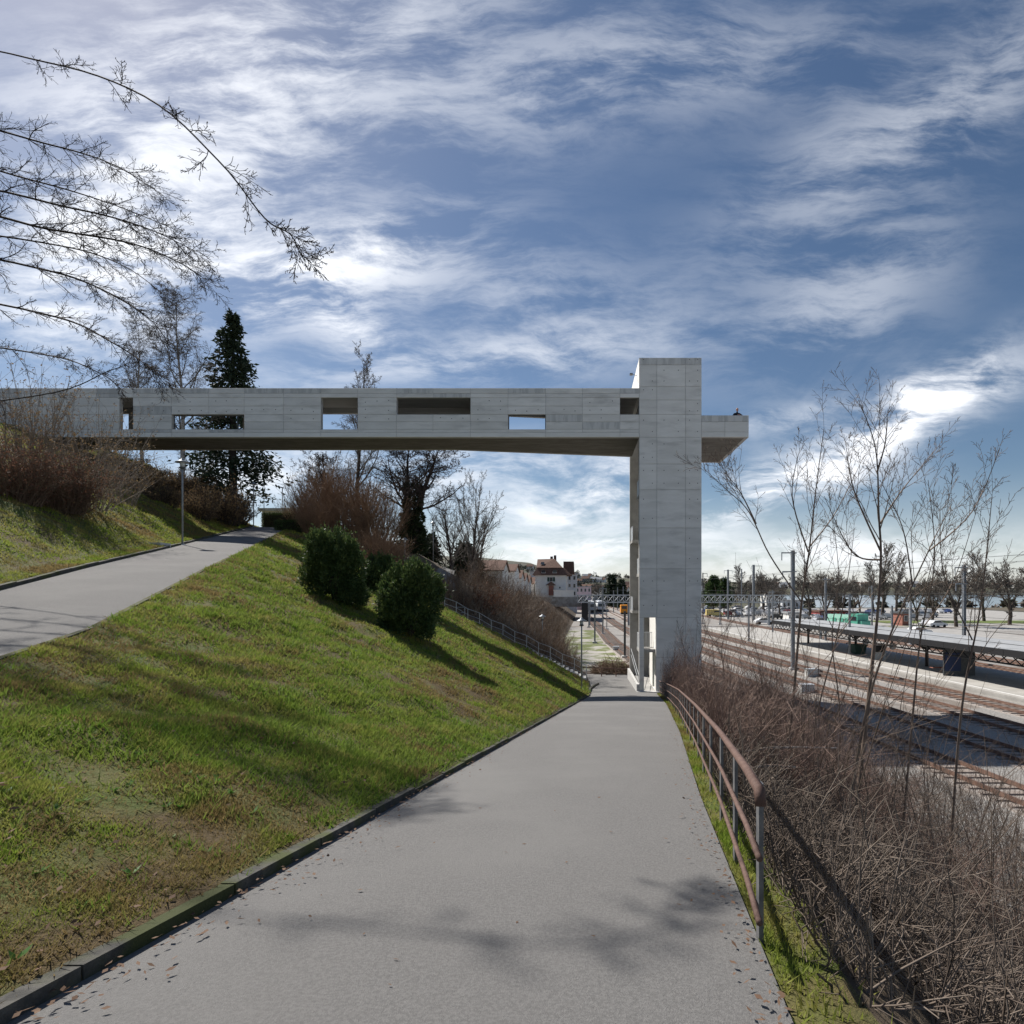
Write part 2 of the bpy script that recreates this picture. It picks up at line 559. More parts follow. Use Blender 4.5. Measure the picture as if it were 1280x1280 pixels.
mat('roof_grey', (0.30, 0.31, 0.32), (0.37, 0.38, 0.39), 0.7, 0.8, rnd=0.08)
mat('tyre', (0.02, 0.02, 0.02))
mat('skin', (0.55, 0.30, 0.23), (0.50, 0.26, 0.20), 20, 0.6)
mat('dark_cloth', (0.018, 0.018, 0.022), (0.03, 0.03, 0.036), 8, 0.9)
mat('hair', (0.12, 0.10, 0.09))
for i, c in enumerate([(0.62, 0.63, 0.64), (0.03, 0.032, 0.036), (0.34, 0.35, 0.37), (0.72, 0.72, 0.72), (0.05, 0.08, 0.20), (0.42, 0.05, 0.045), (0.17, 0.19, 0.21)]):
    mat('car_%d' % i, c, rough=0.3, spec=0.5)
CAR_COL = ['silver', 'black', 'grey', 'white', 'blue', 'red', 'dark grey']
m = mat('water', (0.10, 0.145, 0.19), rough=0.18, bump=0.5, bscale=0.35, col2=(0.13, 0.18, 0.225), scale=0.02, spec=0.5)
m = mat('green_glass', (0.03, 0.075, 0.06), rough=0.2, spec=0.5)

# ------------------------------------------------------------------ terrain
TY = 0.913; TX = -0.407
def xul(y):
    return -7.68 - 0.445 * np.clip(y, -12, 78)
def xml(y):
    return np.interp(y, [-40, 6.46, 34, 44, 52, 62, 80, 150, 400], [-5.99, -1.96, 0.43, 0.60, 0.3, -1.0, -3.0, -2.0, -2.0])
def xur(y):
    return np.minimum(-4.2 - 0.445 * np.clip(y, -12, 78), xml(y) - 0.10)
def xmr(y):
    return np.interp(y, [-40, 3.0, 6.46, 13.45, 25.4, 36, 40, 60, 150, 400], [-4.0, 0.93, 1.34, 2.3, 3.75, 4.76, 5.25, 5.3, 3.0, 3.0])
def zu(x, y):
    s = TX * (x + 7.68) + TY * y
    return np.interp(s, [-20, 0, 5, 9.3, 19.6, 30.6, 62.4, 76, 100], [-0.5, -1.05, -1.0, -0.74, 0.65, 2.05, 6.2, 7.2, 8.0])
def zmn(y):
    return np.interp(y, [-40, -6, 40, 52, 60], [-0.4, -0.53, -7.274, -7.75, -8.0])
def sm(a, b, x):
    t = np.clip((x - a) / (b - a), 0, 1)
    return t * t * (3 - 2 * t)
def bumpy(x, y):
    return (np.sin(x * 0.9 + 1.3 * np.sin(y * 0.43)) * np.sin(y * 0.71 + 0.8 * np.sin(x * 0.37)) * 0.11
            + np.sin(x * 2.3 + y * 1.1) * np.sin(y * 2.9 - x * 0.8) * 0.07)

def H(x, y, dip=0.0):
    """height of the ground"""
    x = np.asarray(x, dtype=float)
    y = np.asarray(y, dtype=float)
    x, y = np.broadcast_arrays(x, y)
    a, b, c, d = xul(y), xur(y), xml(y), xmr(y)
    near = 1 - sm(62, 90, y)
    # left bank
    e = np.maximum(a - x, 0)
    bank = np.interp(e, [0, 0.8, 12, 20, 60, 400, 5000], [0.06, 0.22, 6.6, 9.0, 12, 24, 60]) + bumpy(x, y) * np.clip(e / 2, 0, 2.5)
    z_bank = zu(np.maximum(x, a), y) + bank
    # upper path
    z_up = zu(x, y)
    # lawn
    t = np.clip((x - b) / np.maximum(c - b, 0.05), 0, 1)
    wid = np.maximum(c - b, 0.05)
    zl = zu(b, y) * (1 - t) + zmn(y) * t
    bul = np.sin(np.pi * t) * np.minimum(wid * 0.018, 0.42) + np.sin(np.pi * t ** 0.8) * 3.2 * sm(45, 58, y)
    z_lawn = zl + bul + bumpy(x, y) * np.minimum(np.minimum(t, 1 - t) * wid / 1.5, 1.0) + 0.05
    # main path and right bank
    z_mn = zmn(y) + 0 * x
    e2 = np.maximum(x - d, 0)
    z_r = np.maximum(-8.0, zmn(y) - np.interp(e2, [0, 0.35, 12, 5000], [0.02, 0.06, 8.6, 8.6]))
    z_r = z_r + bumpy(x, y) * 1.3 * np.clip(e2, 0, 1) * np.clip((z_r + 8) / 1.0, 0, 1)
    z = np.where(x < a, z_bank, np.where(x < b, z_up - dip, np.where(x < c, z_lawn, np.where(x < d, z_mn - dip, z_r))))
    # beyond: plateau with the houses on the left, yard on the right
    e3 = np.maximum(c - x, 0)
    z_pl = np.interp(e3, [0, 4.5, 6.5, 15, 40, 100, 500, 5000], [-8, -5.0, -3.2, -2.9, -1.0, 7, 30, 60])
    z = np.where(x < c, z * near + z_pl * (1 - near), np.where(x < d, z * near + -8.0 * (1 - near), z))
    # far hills, lake basin
    ratio = x / np.maximum(y, 1)
    hill = (np.interp(ratio, [-1, -0.2, 0.05, 0.22, 0.34, 0.8], [60, 46, 34, 26, 17, 15]) * sm(420, 1500, y)
            + np.interp(ratio, [-1, -0.1, -0.03, 0.3], [260, 130, 40, 0]) * sm(1800, 4200, y))
    wob = (np.sin(x * 0.011 + 1.0) * np.sin(y * 0.006 + x * 0.003) * 4 + np.sin(x * 0.03 + y * 0.01) * 1.4) * sm(700, 1500, y)
    z = z + hill + wob
    basin = sm(0, 10, x - (0.33 * y)) * sm(244, 256, y) * (1 - sm(880, 900, y))
    z = z * (1 - basin) + -12.0 * basin
    return z

def h(x, y):
    return float(H(x, y))

def on(u, d, dz=0.0):
    """point of the ground seen in column u at distance d"""
    x = px(u, d)
    return Vector((x, d, h(x, d) + dz))

rows = np.concatenate([np.arange(-14, 62, 0.5), np.arange(62, 124, 2.0), np.arange(124, 300, 6.0), np.geomspace(300, 9000, 60)])
offL = np.array([5000, 2500, 1200, 600, 300, 160, 100, 70, 50, 40, 32, 26, 22, 19, 16.5, 14.5, 13, 11.8, 10.7, 9.7, 8.8, 7.9, 7.1, 6.3, 5.5, 4.8, 4.1, 3.4, 2.8, 2.2, 1.6, 1.1, 0.7, 0.35, 0.0])
frac = np.linspace(0, 1, 56)
offR = np.concatenate([[0.0], np.arange(0.35, 14.0, 0.6), np.arange(14, 60, 4.0), np.arange(60, 420, 14.0), np.geomspace(420, 9000, 22)])
cols = []
for y in rows:
    a, b, c, d = float(xul(y)), float(xur(y)), float(xml(y)), float(xmr(y))
    a = min(a, b - 0.05)
    cols.append(np.concatenate([a - offL - 1e-4, [a + 0.03, b - 0.03], b + (c - b) * frac * 0.9999 + 1e-4 * 0, [c + 0.03, d - 0.03], d + offR + 1e-4]))
GX = np.array(cols)
GY = np.repeat(rows[:, None], GX.shape[1], axis=1)
GZ = H(GX, GY, dip=0.12)
nr, nc = GX.shape
ii = np.arange(nr * nc).reshape(nr, nc)
quads = np.stack([ii[:-1, :-1], ii[:-1, 1:], ii[1:, 1:], ii[1:, :-1]], axis=-1).reshape(-1, 4)
me = np_mesh('ground', np.stack([GX, GY, GZ], -1).reshape(-1, 3), quads)
for mm in ('soil', 'litter', 'ballast', 'far_land', 'yard_grass'):
    me.materials.append(MATS[mm])
cx = (GX[:-1, :-1] + GX[1:, 1:]) / 2
cy = (GY[:-1, :-1] + GY[1:, 1:]) / 2
cz = (GZ[:-1, :-1] + GZ[1:, 1:]) / 2
mi = np.zeros(cx.shape, dtype=np.int32)
bound = 45.0 - (cx + 10.9) * np.where(cx < -10.9, 0.52, 0.26)      # far edge of the mown lawn
mi[(cx > xur(cy)) & (cx < xml(cy)) & (cy > bound)] = 1
mi[(cx < xul(cy) - 9)] = 1
mi[(cx > xmr(cy) + 0.30)] = 1
mi[(cz < -7.85) & (cx > xml(cy))] = 2
mi[(cx > xml(cy)) & (cx < 6.0 - 0.02 * cy) & (cy > 56) & (cy < 110) & (cz < -7.5)] = 4
mi[(cy > 110) & (cx < xml(cy))] = 1
mi[(cy > 230) | (cx > 120) | (cx < -80)] = 3
me.polygons.foreach_set('material_index', mi.ravel())
me.polygons.foreach_set('use_smooth', np.ones(len(me.polygons), dtype=bool))
tag(link('ground', me), kind='structure')

# lake
lk = MB()
lk.poly([(60, 225, -9.3), (1400, 225, -9.3), (1400, 960, -9.3), (60, 960, -9.3)])
tag(lk.build('lake', 'water'), kind='structure')

# ------------------------------------------------------------------ paths with kerb stones
def strip(name, ys, fl, fr, fz, m, kind='structure', n=6):
    V, Fc = [], []
    for y in ys:
        l, r = float(fl(y)), float(fr(y))
        for k in range(n + 1):
            x = l + (r - l) * k / n
            V.append((x, y, float(fz(x, y)) + 0.03 * (1 - (2 * k / n - 1) ** 2)))
    for i in range(len(ys) - 1):
        for k in range(n):
            q = i * (n + 1) + k
            Fc.append((q, q + 1, q + n + 2, q + n + 1))
    o = link(name, np_mesh(name, V, Fc), m)
    o.data.polygons.foreach_set('use_smooth', np.ones(len(o.data.polygons), dtype=bool))
    return tag(o, kind=kind)

ys1 = list(np.arange(-8, 39.6, 0.7)) + [39.6]
main_path = strip('path', ys1, xml, lambda y: xmr(y) + 0.0, lambda x, y: zmn(y) + 0.0, 'asphalt')
ys2 = list(np.arange(39.6, 52, 1.0))
strip('path', ys2, lambda y: np.interp(y, [39.6, 42, 45, 47, 52], [0.55, 0.62, 0.5, -0.6, -1.6]), lambda y: 3.86 if y < 49 else 4.2, lambda x, y: zmn(y) + 0.001, 'asphalt')
upper_path = strip('path', list(np.arange(-2.5, 80, 0.8)), xul, xur, lambda x, y: zu(x, y), 'asphalt')

def kerbs(parent, f, fz, y0, y1, side, step=1.0, w=0.10, up=0.08):
    y = y0
    rng = random.Random(5)
    while y < y1:
        ya, yb = y + 0.006, y + step - 0.006
        xa, xb = float(f(ya)), float(f(yb))
        za, zb = float(fz(xa, ya)), float(fz(xb, yb))
        dz = rng.uniform(-0.012, 0.012)
        s0, s1 = (-w, 0.012) if side < 0 else (-0.012, w)
        mb = MB()
        p = []
        for zz in (-0.16, up + dz):
            p += [(xa + s0, ya, za + zz), (xa + s1, ya, za + zz), (xb + s1, yb, zb + zz), (xb + s0, yb, zb + zz)]
        mb.hexa(p)
        mb.build('kerb_stone', 'kerb', parent)
        y += step
kerbs(main_path, xml, lambda x, y: zmn(y), 0.6, 38.5, -1, 1.0, 0.09, 0.065)
kerbs(upper_path, xul, lambda x, y: zu(x, y), 8.0, 60, -1, 1.0, 0.14, 0.10)
kerbs(upper_path, xur, lambda x, y: zu(x, y), 4.0, 56, 1, 1.0, 0.10, 0.035)
# kerb sweeping round the foot of the lawn
pts = [at(737, 868, 37.5), at(736, 862, 39.4), at(738, 856, 41.6), at(743, 852, 43.2), at(748, 850, 44.4)]
pts = [Vector((p.x, p.y, float(zmn(p.y)))) for p in pts]
for p, q in zip(pts[:-1], pts[1:]):
    d = (q - p).normalized()
    s = Vector((d.y, -d.x, 0)) * 0.07
    mb = MB()
    e = q - d * 0.01
    mb.hexa([p - s - Vector((0, 0, .2)), p + s - Vector((0, 0, .2)), e + s - Vector((0, 0, .2)), e - s - Vector((0, 0, .2)),
             p - s + Vector((0, 0, .13)), p + s + Vector((0, 0, .13)), e + s + Vector((0, 0, .13)), e - s + Vector((0, 0, .13))])
    mb.build('kerb_stone', 'kerb', main_path)

# ------------------------------------------------------------------ the concrete bridge and lift tower (one monolith)
D0 = 40.16
fx = lambda u: px(u, D0)
fz_ = lambda v: pz(v, D0)
TXL, TXR = fx(799), fx(877)
TB, TT = -7.62, fz_(447)
YB = 48.3                                   # back of the tower
ZS, ZR = fz_(546.5), fz_(485)               # soffit and roof top of the bridge
BX0 = -50.0
bridge = thing('lift_tower_footbridge', 'tall raw concrete lift tower carrying a long horizontal footbridge with slot windows', 'footbridge', (TXL, D0, TB))
ZD = ZS + 0.42                              # deck
UP, LO, MID = fz_(497), fz_(536.5), fz_(518)
holes_front = [(fx(149), fx(166), LO, UP), (fx(214.3), fx(305), LO, MID), (fx(401), fx(447), LO, UP),
               (fx(495.5), fx(588), MID, UP), (fx(635), fx(682), LO, MID), (fx(775), fx(798.9), MID, UP)]
PT = 0.035                                  # facing panels stand this far in front of the wall core
mb = MB()
mb.wall((0, D0 + PT, 0), (1, 0, 0), BX0, TXL - 0.002, ZS, ZR, 0.30, holes_front)
mb.build('front_wall', 'concrete_raw', bridge)
# back wall: straight, then swinging out to the tower
Y1 = 43.98
XK = -9.8
hb = lambda u0, u1: (px(u0, Y1), px(u1, Y1), LO, UP - 0.02)
mb = MB()
mb.wall((0, Y1 - 0.3, 0), (1, 0, 0), BX0, XK, ZS, ZR, 0.30, [hb(150, 164.5), hb(211, 306.5), hb(403, 449)])
k0 = Vector((XK, Y1 - 0.3, 0))
k1 = Vector((TXL, 46.25 - 0.3, 0))
ud = (k1 - k0).normalized()
ln = (k1 - k0).length
def along(u):                               # where the sight line of column u meets the slanting wall
    t = (u - CU) / F
    s = (t * k0.y - k0.x) / (ud.x - t * ud.y)
    return s
mb.wall(k0, ud, 0.0, ln, ZS, ZR, 0.30, [(along(633), along(684), LO, UP)])
mb.build('back_wall', 'concrete_raw', bridge)
foot = [(BX0, D0 + PT + 0.30), (TXL - 0.004, D0 + PT + 0.30), (TXL - 0.004, 46.25 - 0.3 - 0.004), (XK, Y1 - 0.304), (BX0, Y1 - 0.304)]
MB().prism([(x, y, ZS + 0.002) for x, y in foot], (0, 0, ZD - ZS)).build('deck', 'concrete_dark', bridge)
MB().prism([(x, y, ZR - 0.28) for x, y in foot], (0, 0, 0.27)).build('roof', 'concrete_raw', bridge)
# window frames of the two glazed slots
for (a, b, c, d) in (holes_front[1], holes_front[4]):
    fr = MB()
    y0 = D0 + PT + 0.20
    fr.box(a, b, y0, y0 + 0.05, c, c + 0.05).box(a, b, y0, y0 + 0.05, d - 0.05, d).box(a, a + 0.05, y0 + 0.001, y0 + 0.051, c, d).box(b - 0.05, b, y0 + 0.001, y0 + 0.051, c, d)
    if b - a > 4:
        fr.box(b - 0.62, b - 0.57, y0 + 0.001, y0 + 0.051, c, d)
    fr.build('window_frame', 'steel_dark', bridge)

# facing panels: the board-marked lifts of the front, each pour with its own edges
vs_ = [485, 491.6, 497, 507.6, 518, 527.3, 536.5, 540.6]
grid_u = [401 + 46.72 * k for k in range(-13, 9)] + [149, 166, 214.3, 305, 635, 682, 775, 495.5, 588, 447]
gu = sorted(set(round(u, 1) for u in grid_u))
gu2 = []
for u in gu:
    if gu2 and u - gu2[-1] < 6:
        if u in (149, 166, 214.3, 305, 635, 682, 775, 495.5, 588, 447, 401):
            gu2[-1] = u
        continue
    gu2.append(u)
gu = [u for u in gu2 if u < 796] + [799]
J = 0.0105
rng = random.Random(3)
def panel(x0, x1, z0, z1, m='concrete', y=D0, parent=bridge, name='panel', th=PT):
    dy = rng.uniform(0, 0.006)
    b = 0.012
    mb = MB()
    mb.hexa([(x0 + J, y + dy + b, z0 + J), (x1 - J, y + dy + b, z0 + J), (x1 - J, y + th - 0.002, z0 + J), (x0 + J, y + th - 0.002, z0 + J),
             (x0 + J, y + dy + b, z1 - J), (x1 - J, y + dy + b, z1 - J), (x1 - J, y + th - 0.002, z1 - J), (x0 + J, y + th - 0.002, z1 - J)])
    # bevelled face
    n = len(mb.v)
    mb.v += [(x0 + J + b, y + dy, z0 + J + b), (x1 - J - b, y + dy, z0 + J + b), (x1 - J - b, y + dy, z1 - J - b), (x0 + J + b, y + dy, z1 - J - b)]
    mb.f = [f for f in mb.f if f != (0, 1, 5, 4)]
    mb.f += [(n, n + 1, n + 2, n + 3), (0, 1, n + 1, n), (1, 5, n + 2, n + 1), (5, 4, n + 3, n + 2), (4, 0, n, n + 3)]
    return mb.build(name, m, parent)
ties = MB()
def tie(x, z, y=D0):
    ties.lathe([(0.0001, 0), (0.034, 0.001), (0.034, 0.004)], (0, 0, 0), 6)
    n = len(ties.v) - 18
    for i in range(n, n + 18):
        a, b, c = ties.v[i]
        ties.v[i] = (x + a, y + 0.0055 - c, z + b)
for i in range(len(gu) - 1):
    for j in range(len(vs_) - 1):
        x0, x1, z1, z0 = fx(gu[i]), fx(gu[i + 1]), fz_(vs_[j]), fz_(vs_[j + 1])
        cxx, czz = (x0 + x1) / 2, (z0 + z1) / 2
        if any(q[0] - .02 < cxx < q[1] + .02 and q[2] - .02 < czz < q[3] + .02 for q in holes_front):
            continue
        panel(x0, x1, z0, z1, 'concrete_stained' if (j == 0 and i % 3 == 1) or rng.random() < .10 else 'concrete')
        if j in (2, 3, 4) and x1 - x0 > 1.5:
            for t in (0.2, 0.5, 0.8):
                if rng.random() < 0.7:
                    tie(x0 + (x1 - x0) * t, czz + rng.uniform(-0.1, 0.1))
# pale edge of the deck slab running along the foot of the front
for i in range(0, len(gu) - 1, 2):
    a, b = gu[i], gu[min(i + 2, len(gu) - 1)]
    panel(fx(a), fx(b), ZS, fz_(540.6), 'concrete_pale', D0 - 0.012, name='slab_edge', th=PT + 0.012)

# tower: front wall with the doorway, right and back walls, shaft inside, open stair on the left
DZ0, DZ1 = -7.25, fz_(772)
DX0, DX1 = fx(805), fx(820)
mb = MB()
mb.wall((0, D0 + PT, 0), (1, 0, 0), TXL, TXR, TB, TT, 0.32, [(DX0, DX1, DZ0, DZ1)])
mb.build('front_wall', 'concrete_raw', bridge)
MB().box(TXR - 0.32, TXR, D0 + PT + 0.322, YB - 0.322, TB, TT).build('right_wall', 'concrete_raw', bridge)
MB().box(TXL, TXR, YB - 0.32, YB, TB, TT).build('rear_wall', 'concrete_inner_shade', bridge)
MB().box(TXL + 0.003, TXL + 0.32, D0 + PT + 0.323, YB - 0.323, ZR + 0.0, TT - 0.003).build('left_wall', 'concrete_pale', bridge)
MB().box(TXL + 0.325, TXR - 0.325, D0 + PT + 0.325, YB - 0.325, TT - 0.5, TT - 0.2).build('roof', 'concrete_raw', bridge)
SX = fx(820) + 0.01
shaft = MB()
shaft.wall((SX + 0.25, 0, 0), (0, 1, 0), D0 + PT + 0.325, 44.1, TB, TT - 0.55, 0.25, [(41.2, 42.3, -7.24, -4.6)])
shaft.box(SX + 0.252, TXR - 0.33, 43.85, 44.1, TB, TT - 0.55)
sh = shaft.build('lift_shaft', 'concrete_pale', bridge)
MB().box(SX + 0.10, SX + 0.15, 41.2, 42.3, -7.24, -4.6).build('lift_door', 'green_glass', bridge)
# tower facing panels
tu = [799, 821, 857, 877]
tv = [447, 456, 483, 500, 518, 546.5, 580, 612, 660, 711, 772, 822, 868]
for i in range(3):
    for j in range(len(tv) - 1):
        x0, x1, z1, z0 = fx(tu[i]), fx(tu[i + 1]), fz_(tv[j]), fz_(tv[j + 1])
        if i == 0 and tv[j] >= 772:
            panel(TXL, DX0, z0, z1)
            continue
        if i == 1 and tv[j] >= 772:
            x0 = DX1
        panel(x0, x1, z0, z1, 'concrete_stained' if j == 0 else 'concrete')
        for t in (0.25, 0.75):
            for s_ in (0.25, 0.75):
                if rng.random() < 0.6:
                    tie(x0 + (x1 - x0) * t, z0 + (z1 - z0) * s_)
# viewing balcony to the right of the tower
BXR = fx(936)
PTOP = fz_(519)
MB().wall((0, D0 + PT, 0), (1, 0, 0), TXR + 0.002, BXR, ZS, PTOP, 0.25).build('parapet', 'concrete_raw', bridge)
MB().box(TXR + 0.002, BXR, YB - 0.25, YB, ZS, PTOP).build('parapet', 'concrete_raw', bridge)
MB().box(BXR - 0.25, BXR - 0.002, D0 + PT + 0.252, YB - 0.252, ZS, PTOP).build('parapet', 'concrete_raw', bridge)
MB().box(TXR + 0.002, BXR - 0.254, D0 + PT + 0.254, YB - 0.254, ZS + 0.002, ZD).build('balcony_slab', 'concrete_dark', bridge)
for (a, b) in ((877, 906), (906, 936)):
    panel(fx(a), fx(b), fz_(527), PTOP, 'concrete_stained')
    panel(fx(a), fx(b), fz_(540), fz_(527))
    panel(fx(a), fx(b), ZS, fz_(540), 'concrete_pale', D0 - 0.01, name='slab_edge', th=PT + 0.01)
o = ties.build('tie_holes', 'hole', bridge)
o['kind'] = 'stuff'
# rain runs under the balcony parapet: dark streaks as thin stains
# plinth and floor
MB().prism([(TXL - 0.18, D0 - 0.25, -7.75), (DX1 + 0.35, D0 - 0.25, -7.75), (DX1 + 0.35, D0 - 0.003, -7.75), (TXL - 0.18, D0 - 0.003, -7.75)], (0, 0, 0.52)).build('plinth', 'concrete_raw', bridge)
MB().prism([(TXL - 0.18, D0 - 0.001, -7.75), (TXL - 0.004, D0 - 0.001, -7.75), (TXL - 0.004, YB, -7.75), (TXL - 0.18, YB, -7.75)], (0, 0, 1.02)).build('plinth', 'concrete_raw', bridge)
MB().box(TXL + 0.002, TXR - 0.324, D0 + PT + 0.324, YB - 0.324, -7.6, -7.255).build('floor_slab', 'concrete_inner_shade', bridge)
# landings, flights and balustrades of the open stair
zl = [-4.30, -1.75, 1.10, 3.95, 6.75]
ysn, ysf = (D0 + 0.36, 42.2), (45.9, YB - 0.33)
prev = (-7.25, 'f')
for k, z in enumerate(zl):
    nearside = (k % 2 == 0)
    ya, yb = ysn if nearside else ysf
    MB().box(TXL + 0.02, SX - 0.005, ya, yb, z - 0.22, z).build('landing', 'concrete_inner_shade', bridge)
    bal = MB()
    xx = TXL + 0.05
    y = ya + 0.04
    while y < yb - 0.05:
        bal.box(xx, xx + 0.02, y, y + 0.10, z - 0.16, z + 1.05)
        y += 0.125
    bal.box(xx - 0.012, xx + 0.032, ya + 0.02, yb - 0.03, z + 1.05, z + 1.10)
    bal.build('balustrade', 'galv', bridge)
    fl = MB()
    yA, yB_ = (47.6, 44.5) if nearside else (44.5, 47.6)
    zA, zB = prev[0], z
    fl.hexa([(5.45, yA, zA - 0.2), (6.6, yA, zA - 0.2), (6.6, yB_, zB - 0.2), (5.45, yB_, zB - 0.2), (5.45, yA, zA), (6.6, yA, zA), (6.6, yB_, zB), (5.45, yB_, zB)])
    fl.build('stair_flight', 'concrete_raw', bridge)
    prev = (z, 'n')
MB().tube([(TXL + 0.06, 47.5, -5.0), (TXL + 0.06, 41.2, -6.2), (TXL + 0.06, 41.2, -7.0)], 0.025).tube([(TXL + 0.06, 47.5, -5.5), (TXL + 0.06, 41.2, -6.7)], 0.02).build('handrail', 'galv', bridge)
# balustrade across the doorway landing
bal = MB()
x = TXL + 0.2
while x < SX - 0.1:
    bal.box(x, x + 0.03, 42.2, 42.22, -4.3, -3.25)
    x += 0.11
bal.box(TXL + 0.15, SX - 0.02, 42.19, 42.23, -3.25, -3.2)
bal.build('balustrade', 'galv', bridge)
# floodlight on the lit left flank
fl = MB()
p = Vector((TXL, 41.6, TT - 0.75))
fl.tube([p, p + Vector((-0.35, 0, 0.12))], 0.02, 5)
fl.box(p.x - 0.55, p.x - 0.33, p.y - 0.12, p.y + 0.12, p.z + 0.06, p.z + 0.16)
fl.build('floodlight', 'steel_dark', bridge)
# ------------------------------------------------------------------ railing along the right side of the path
railing = thing('railing', 'rusty brown handrail on steel posts curving down the right side of the asphalt path', 'railing', (1.0, 3.1, h(1.0, 3.1)))
def rl(y, off=0.16):
    return float(np.interp(y, [2.7, 3.13, 5.44, 10.25, 18.75, 25.9, 35, 40], [.845, .93, 1.314, 2.015, 3.16, 3.95, 4.80, 5.35]))
def rz_(y):
    return float(zmn(y))
ys = list(np.arange(2.75, 38.4, 0.6)) + [38.6]
HR = 0.84
for hh, rr, nm, mm in ((HR, 0.027, 'handrail', 'rust'), (HR - 0.33, 0.017, 'mid_rail', 'rust'), (HR - 0.64, 0.017, 'mid_rail', 'rust')):
    pts = [(rl(y), y, rz_(y) + hh) for y in ys]
    if nm == 'handrail':
        pts = [(pts[0][0], pts[0][1] - 0.02, pts[0][2] - 0.07)] + pts
    MB().tube(pts, rr, 8).build(nm, mm, railing, smooth=True)
y = 3.0
while y < 38.6:
    x, z = rl(y), rz_(y)
    pb = MB().box(x + 0.018, x + 0.043, y - 0.024, y + 0.024, z - 0.45, z + HR - 0.01)
    pb.build('post', 'post_steel', railing)
    y += 1.30

# stair down the far edge of the lawn, with its galvanised railing
SA = Vector((px(556, 46.2), 46.2, -1.75)); SB = Vector((px(733, 45.2), 45.2, -7.1))
stair = thing('garden_stair', 'flight of concrete garden steps descending behind the lawn edge', 'stairs', SA)
nst = 32
for i in range(nst):
    a, b = SA.lerp(SB, i / nst), SA.lerp(SB, (i + 1) / nst)
    MB().box(a.x, b.x + 0.02, a.y, a.y + 1.4, b.z - 0.25, b.z).build('step', 'concrete_raw', stair)
rail2 = thing('railing', 'grey galvanised railing with two rails stepping down beside the garden stair', 'railing', SA)
pts = []
npost = 12
for i in range(npost + 1):
    t = i / npost
    p = SA.lerp(SB, t)
    z = p.z + (0.12 if i % 2 else 0.0)
    pts.append(Vector((p.x, p.y - 0.06, z)))
    MB().tube([(p.x, p.y - 0.06, z - 0.4), (p.x, p.y - 0.06, z + 1.02)], 0.03, 6).build('post', 'galv', rail2)
for hh in (1.02, 0.55, 0.2):
    MB().tube([(p.x, p.y, p.z + hh) for p in pts], 0.023 if hh > 1 else 0.016, 6).build('rail', 'galv', rail2)
top = MB()
q0, q1, q2 = at(541, 748, 50), at(560, 757, 47.5), SA
rail3 = thing('railing', 'short galvanised railing around the head of the garden stair', 'railing', q0)
for hh in (0.0, -0.45):
    MB().tube([at(541, 747, 50) + Vector((0, 0, hh)), at(563, 759, 47.4) + Vector((0, 0, hh)), at(581, 759, 47.2) + Vector((0, 0, hh))], 0.024, 6).build('rail', 'galv', rail3)
for u, v, d in ((563, 759, 47.4), (581, 759, 47.2)):
    p = at(u, v, d)
    MB().tube([p - Vector((0, 0, 1.25)), p], 0.03, 6).build('post', 'galv', rail3)
# side path seen between bush and beech hedge
def sidepath():
    V, Fc = [], []
    c = [(555, 50.5, 1.4), (551, 53, 1.4), (553, 56, 1.5), (557, 60, 1.6), (548, 64, 1.6), (534, 66, 1.5), (515, 67, 1.4)]
    P = [Vector((px(u, d), d, 0)) for u, d, w in c]
    for i, p in enumerate(P):
        a, b = P[max(i - 1, 0)], P[min(i + 1, len(P) - 1)]
        t = (b - a).normalized()
        s = Vector((t.y, -t.x, 0)) * c[i][2] * .8
        for k in (-1, -0.5, 0, 0.5, 1):
            q = p + s * k
            V.append((q.x, q.y, .72 * h(p.x, p.y) + .28 * h(q.x, q.y) + 0.12))
    for i in range(len(P) - 1):
        for k in range(4):
            Fc.append((i * 5 + k, i * 5 + k + 1, i * 5 + k + 6, i * 5 + k + 5))
    tag(link('path', np_mesh('side_path', V, Fc), 'asphalt'), kind='structure')
sidepath()
# steel barrier across the path end
bar = thing('barrier', 'low rusty pipe barrier across the end of the asphalt path', 'barrier', (px(735, 49.5), 49.5, -7.7))
MB().tube([at(727, 834, 49.5), at(800, 837, 49.5)], 0.05, 6).build('rail', 'rust', bar)
for u in (733, 752, 770, 789):
    p = at(u, 836, 49.5)
    MB().tube([(p.x, p.y, -8.0), (p.x, p.y, p.z)], 0.045, 6).build('post', 'rust', bar)
# manhole slab on the left bank verge
p = on(194, 27.2)
sl = MB().box(p.x - 0.8, p.x + 0.5, p.y - 0.35, p.y + 0.35, p.z - 0.35, p.z + 0.04)
tag(sl.build('manhole_slab', 'concrete_raw'), 'weathered flat concrete slab set in the grass below the first lamp', 'slab')

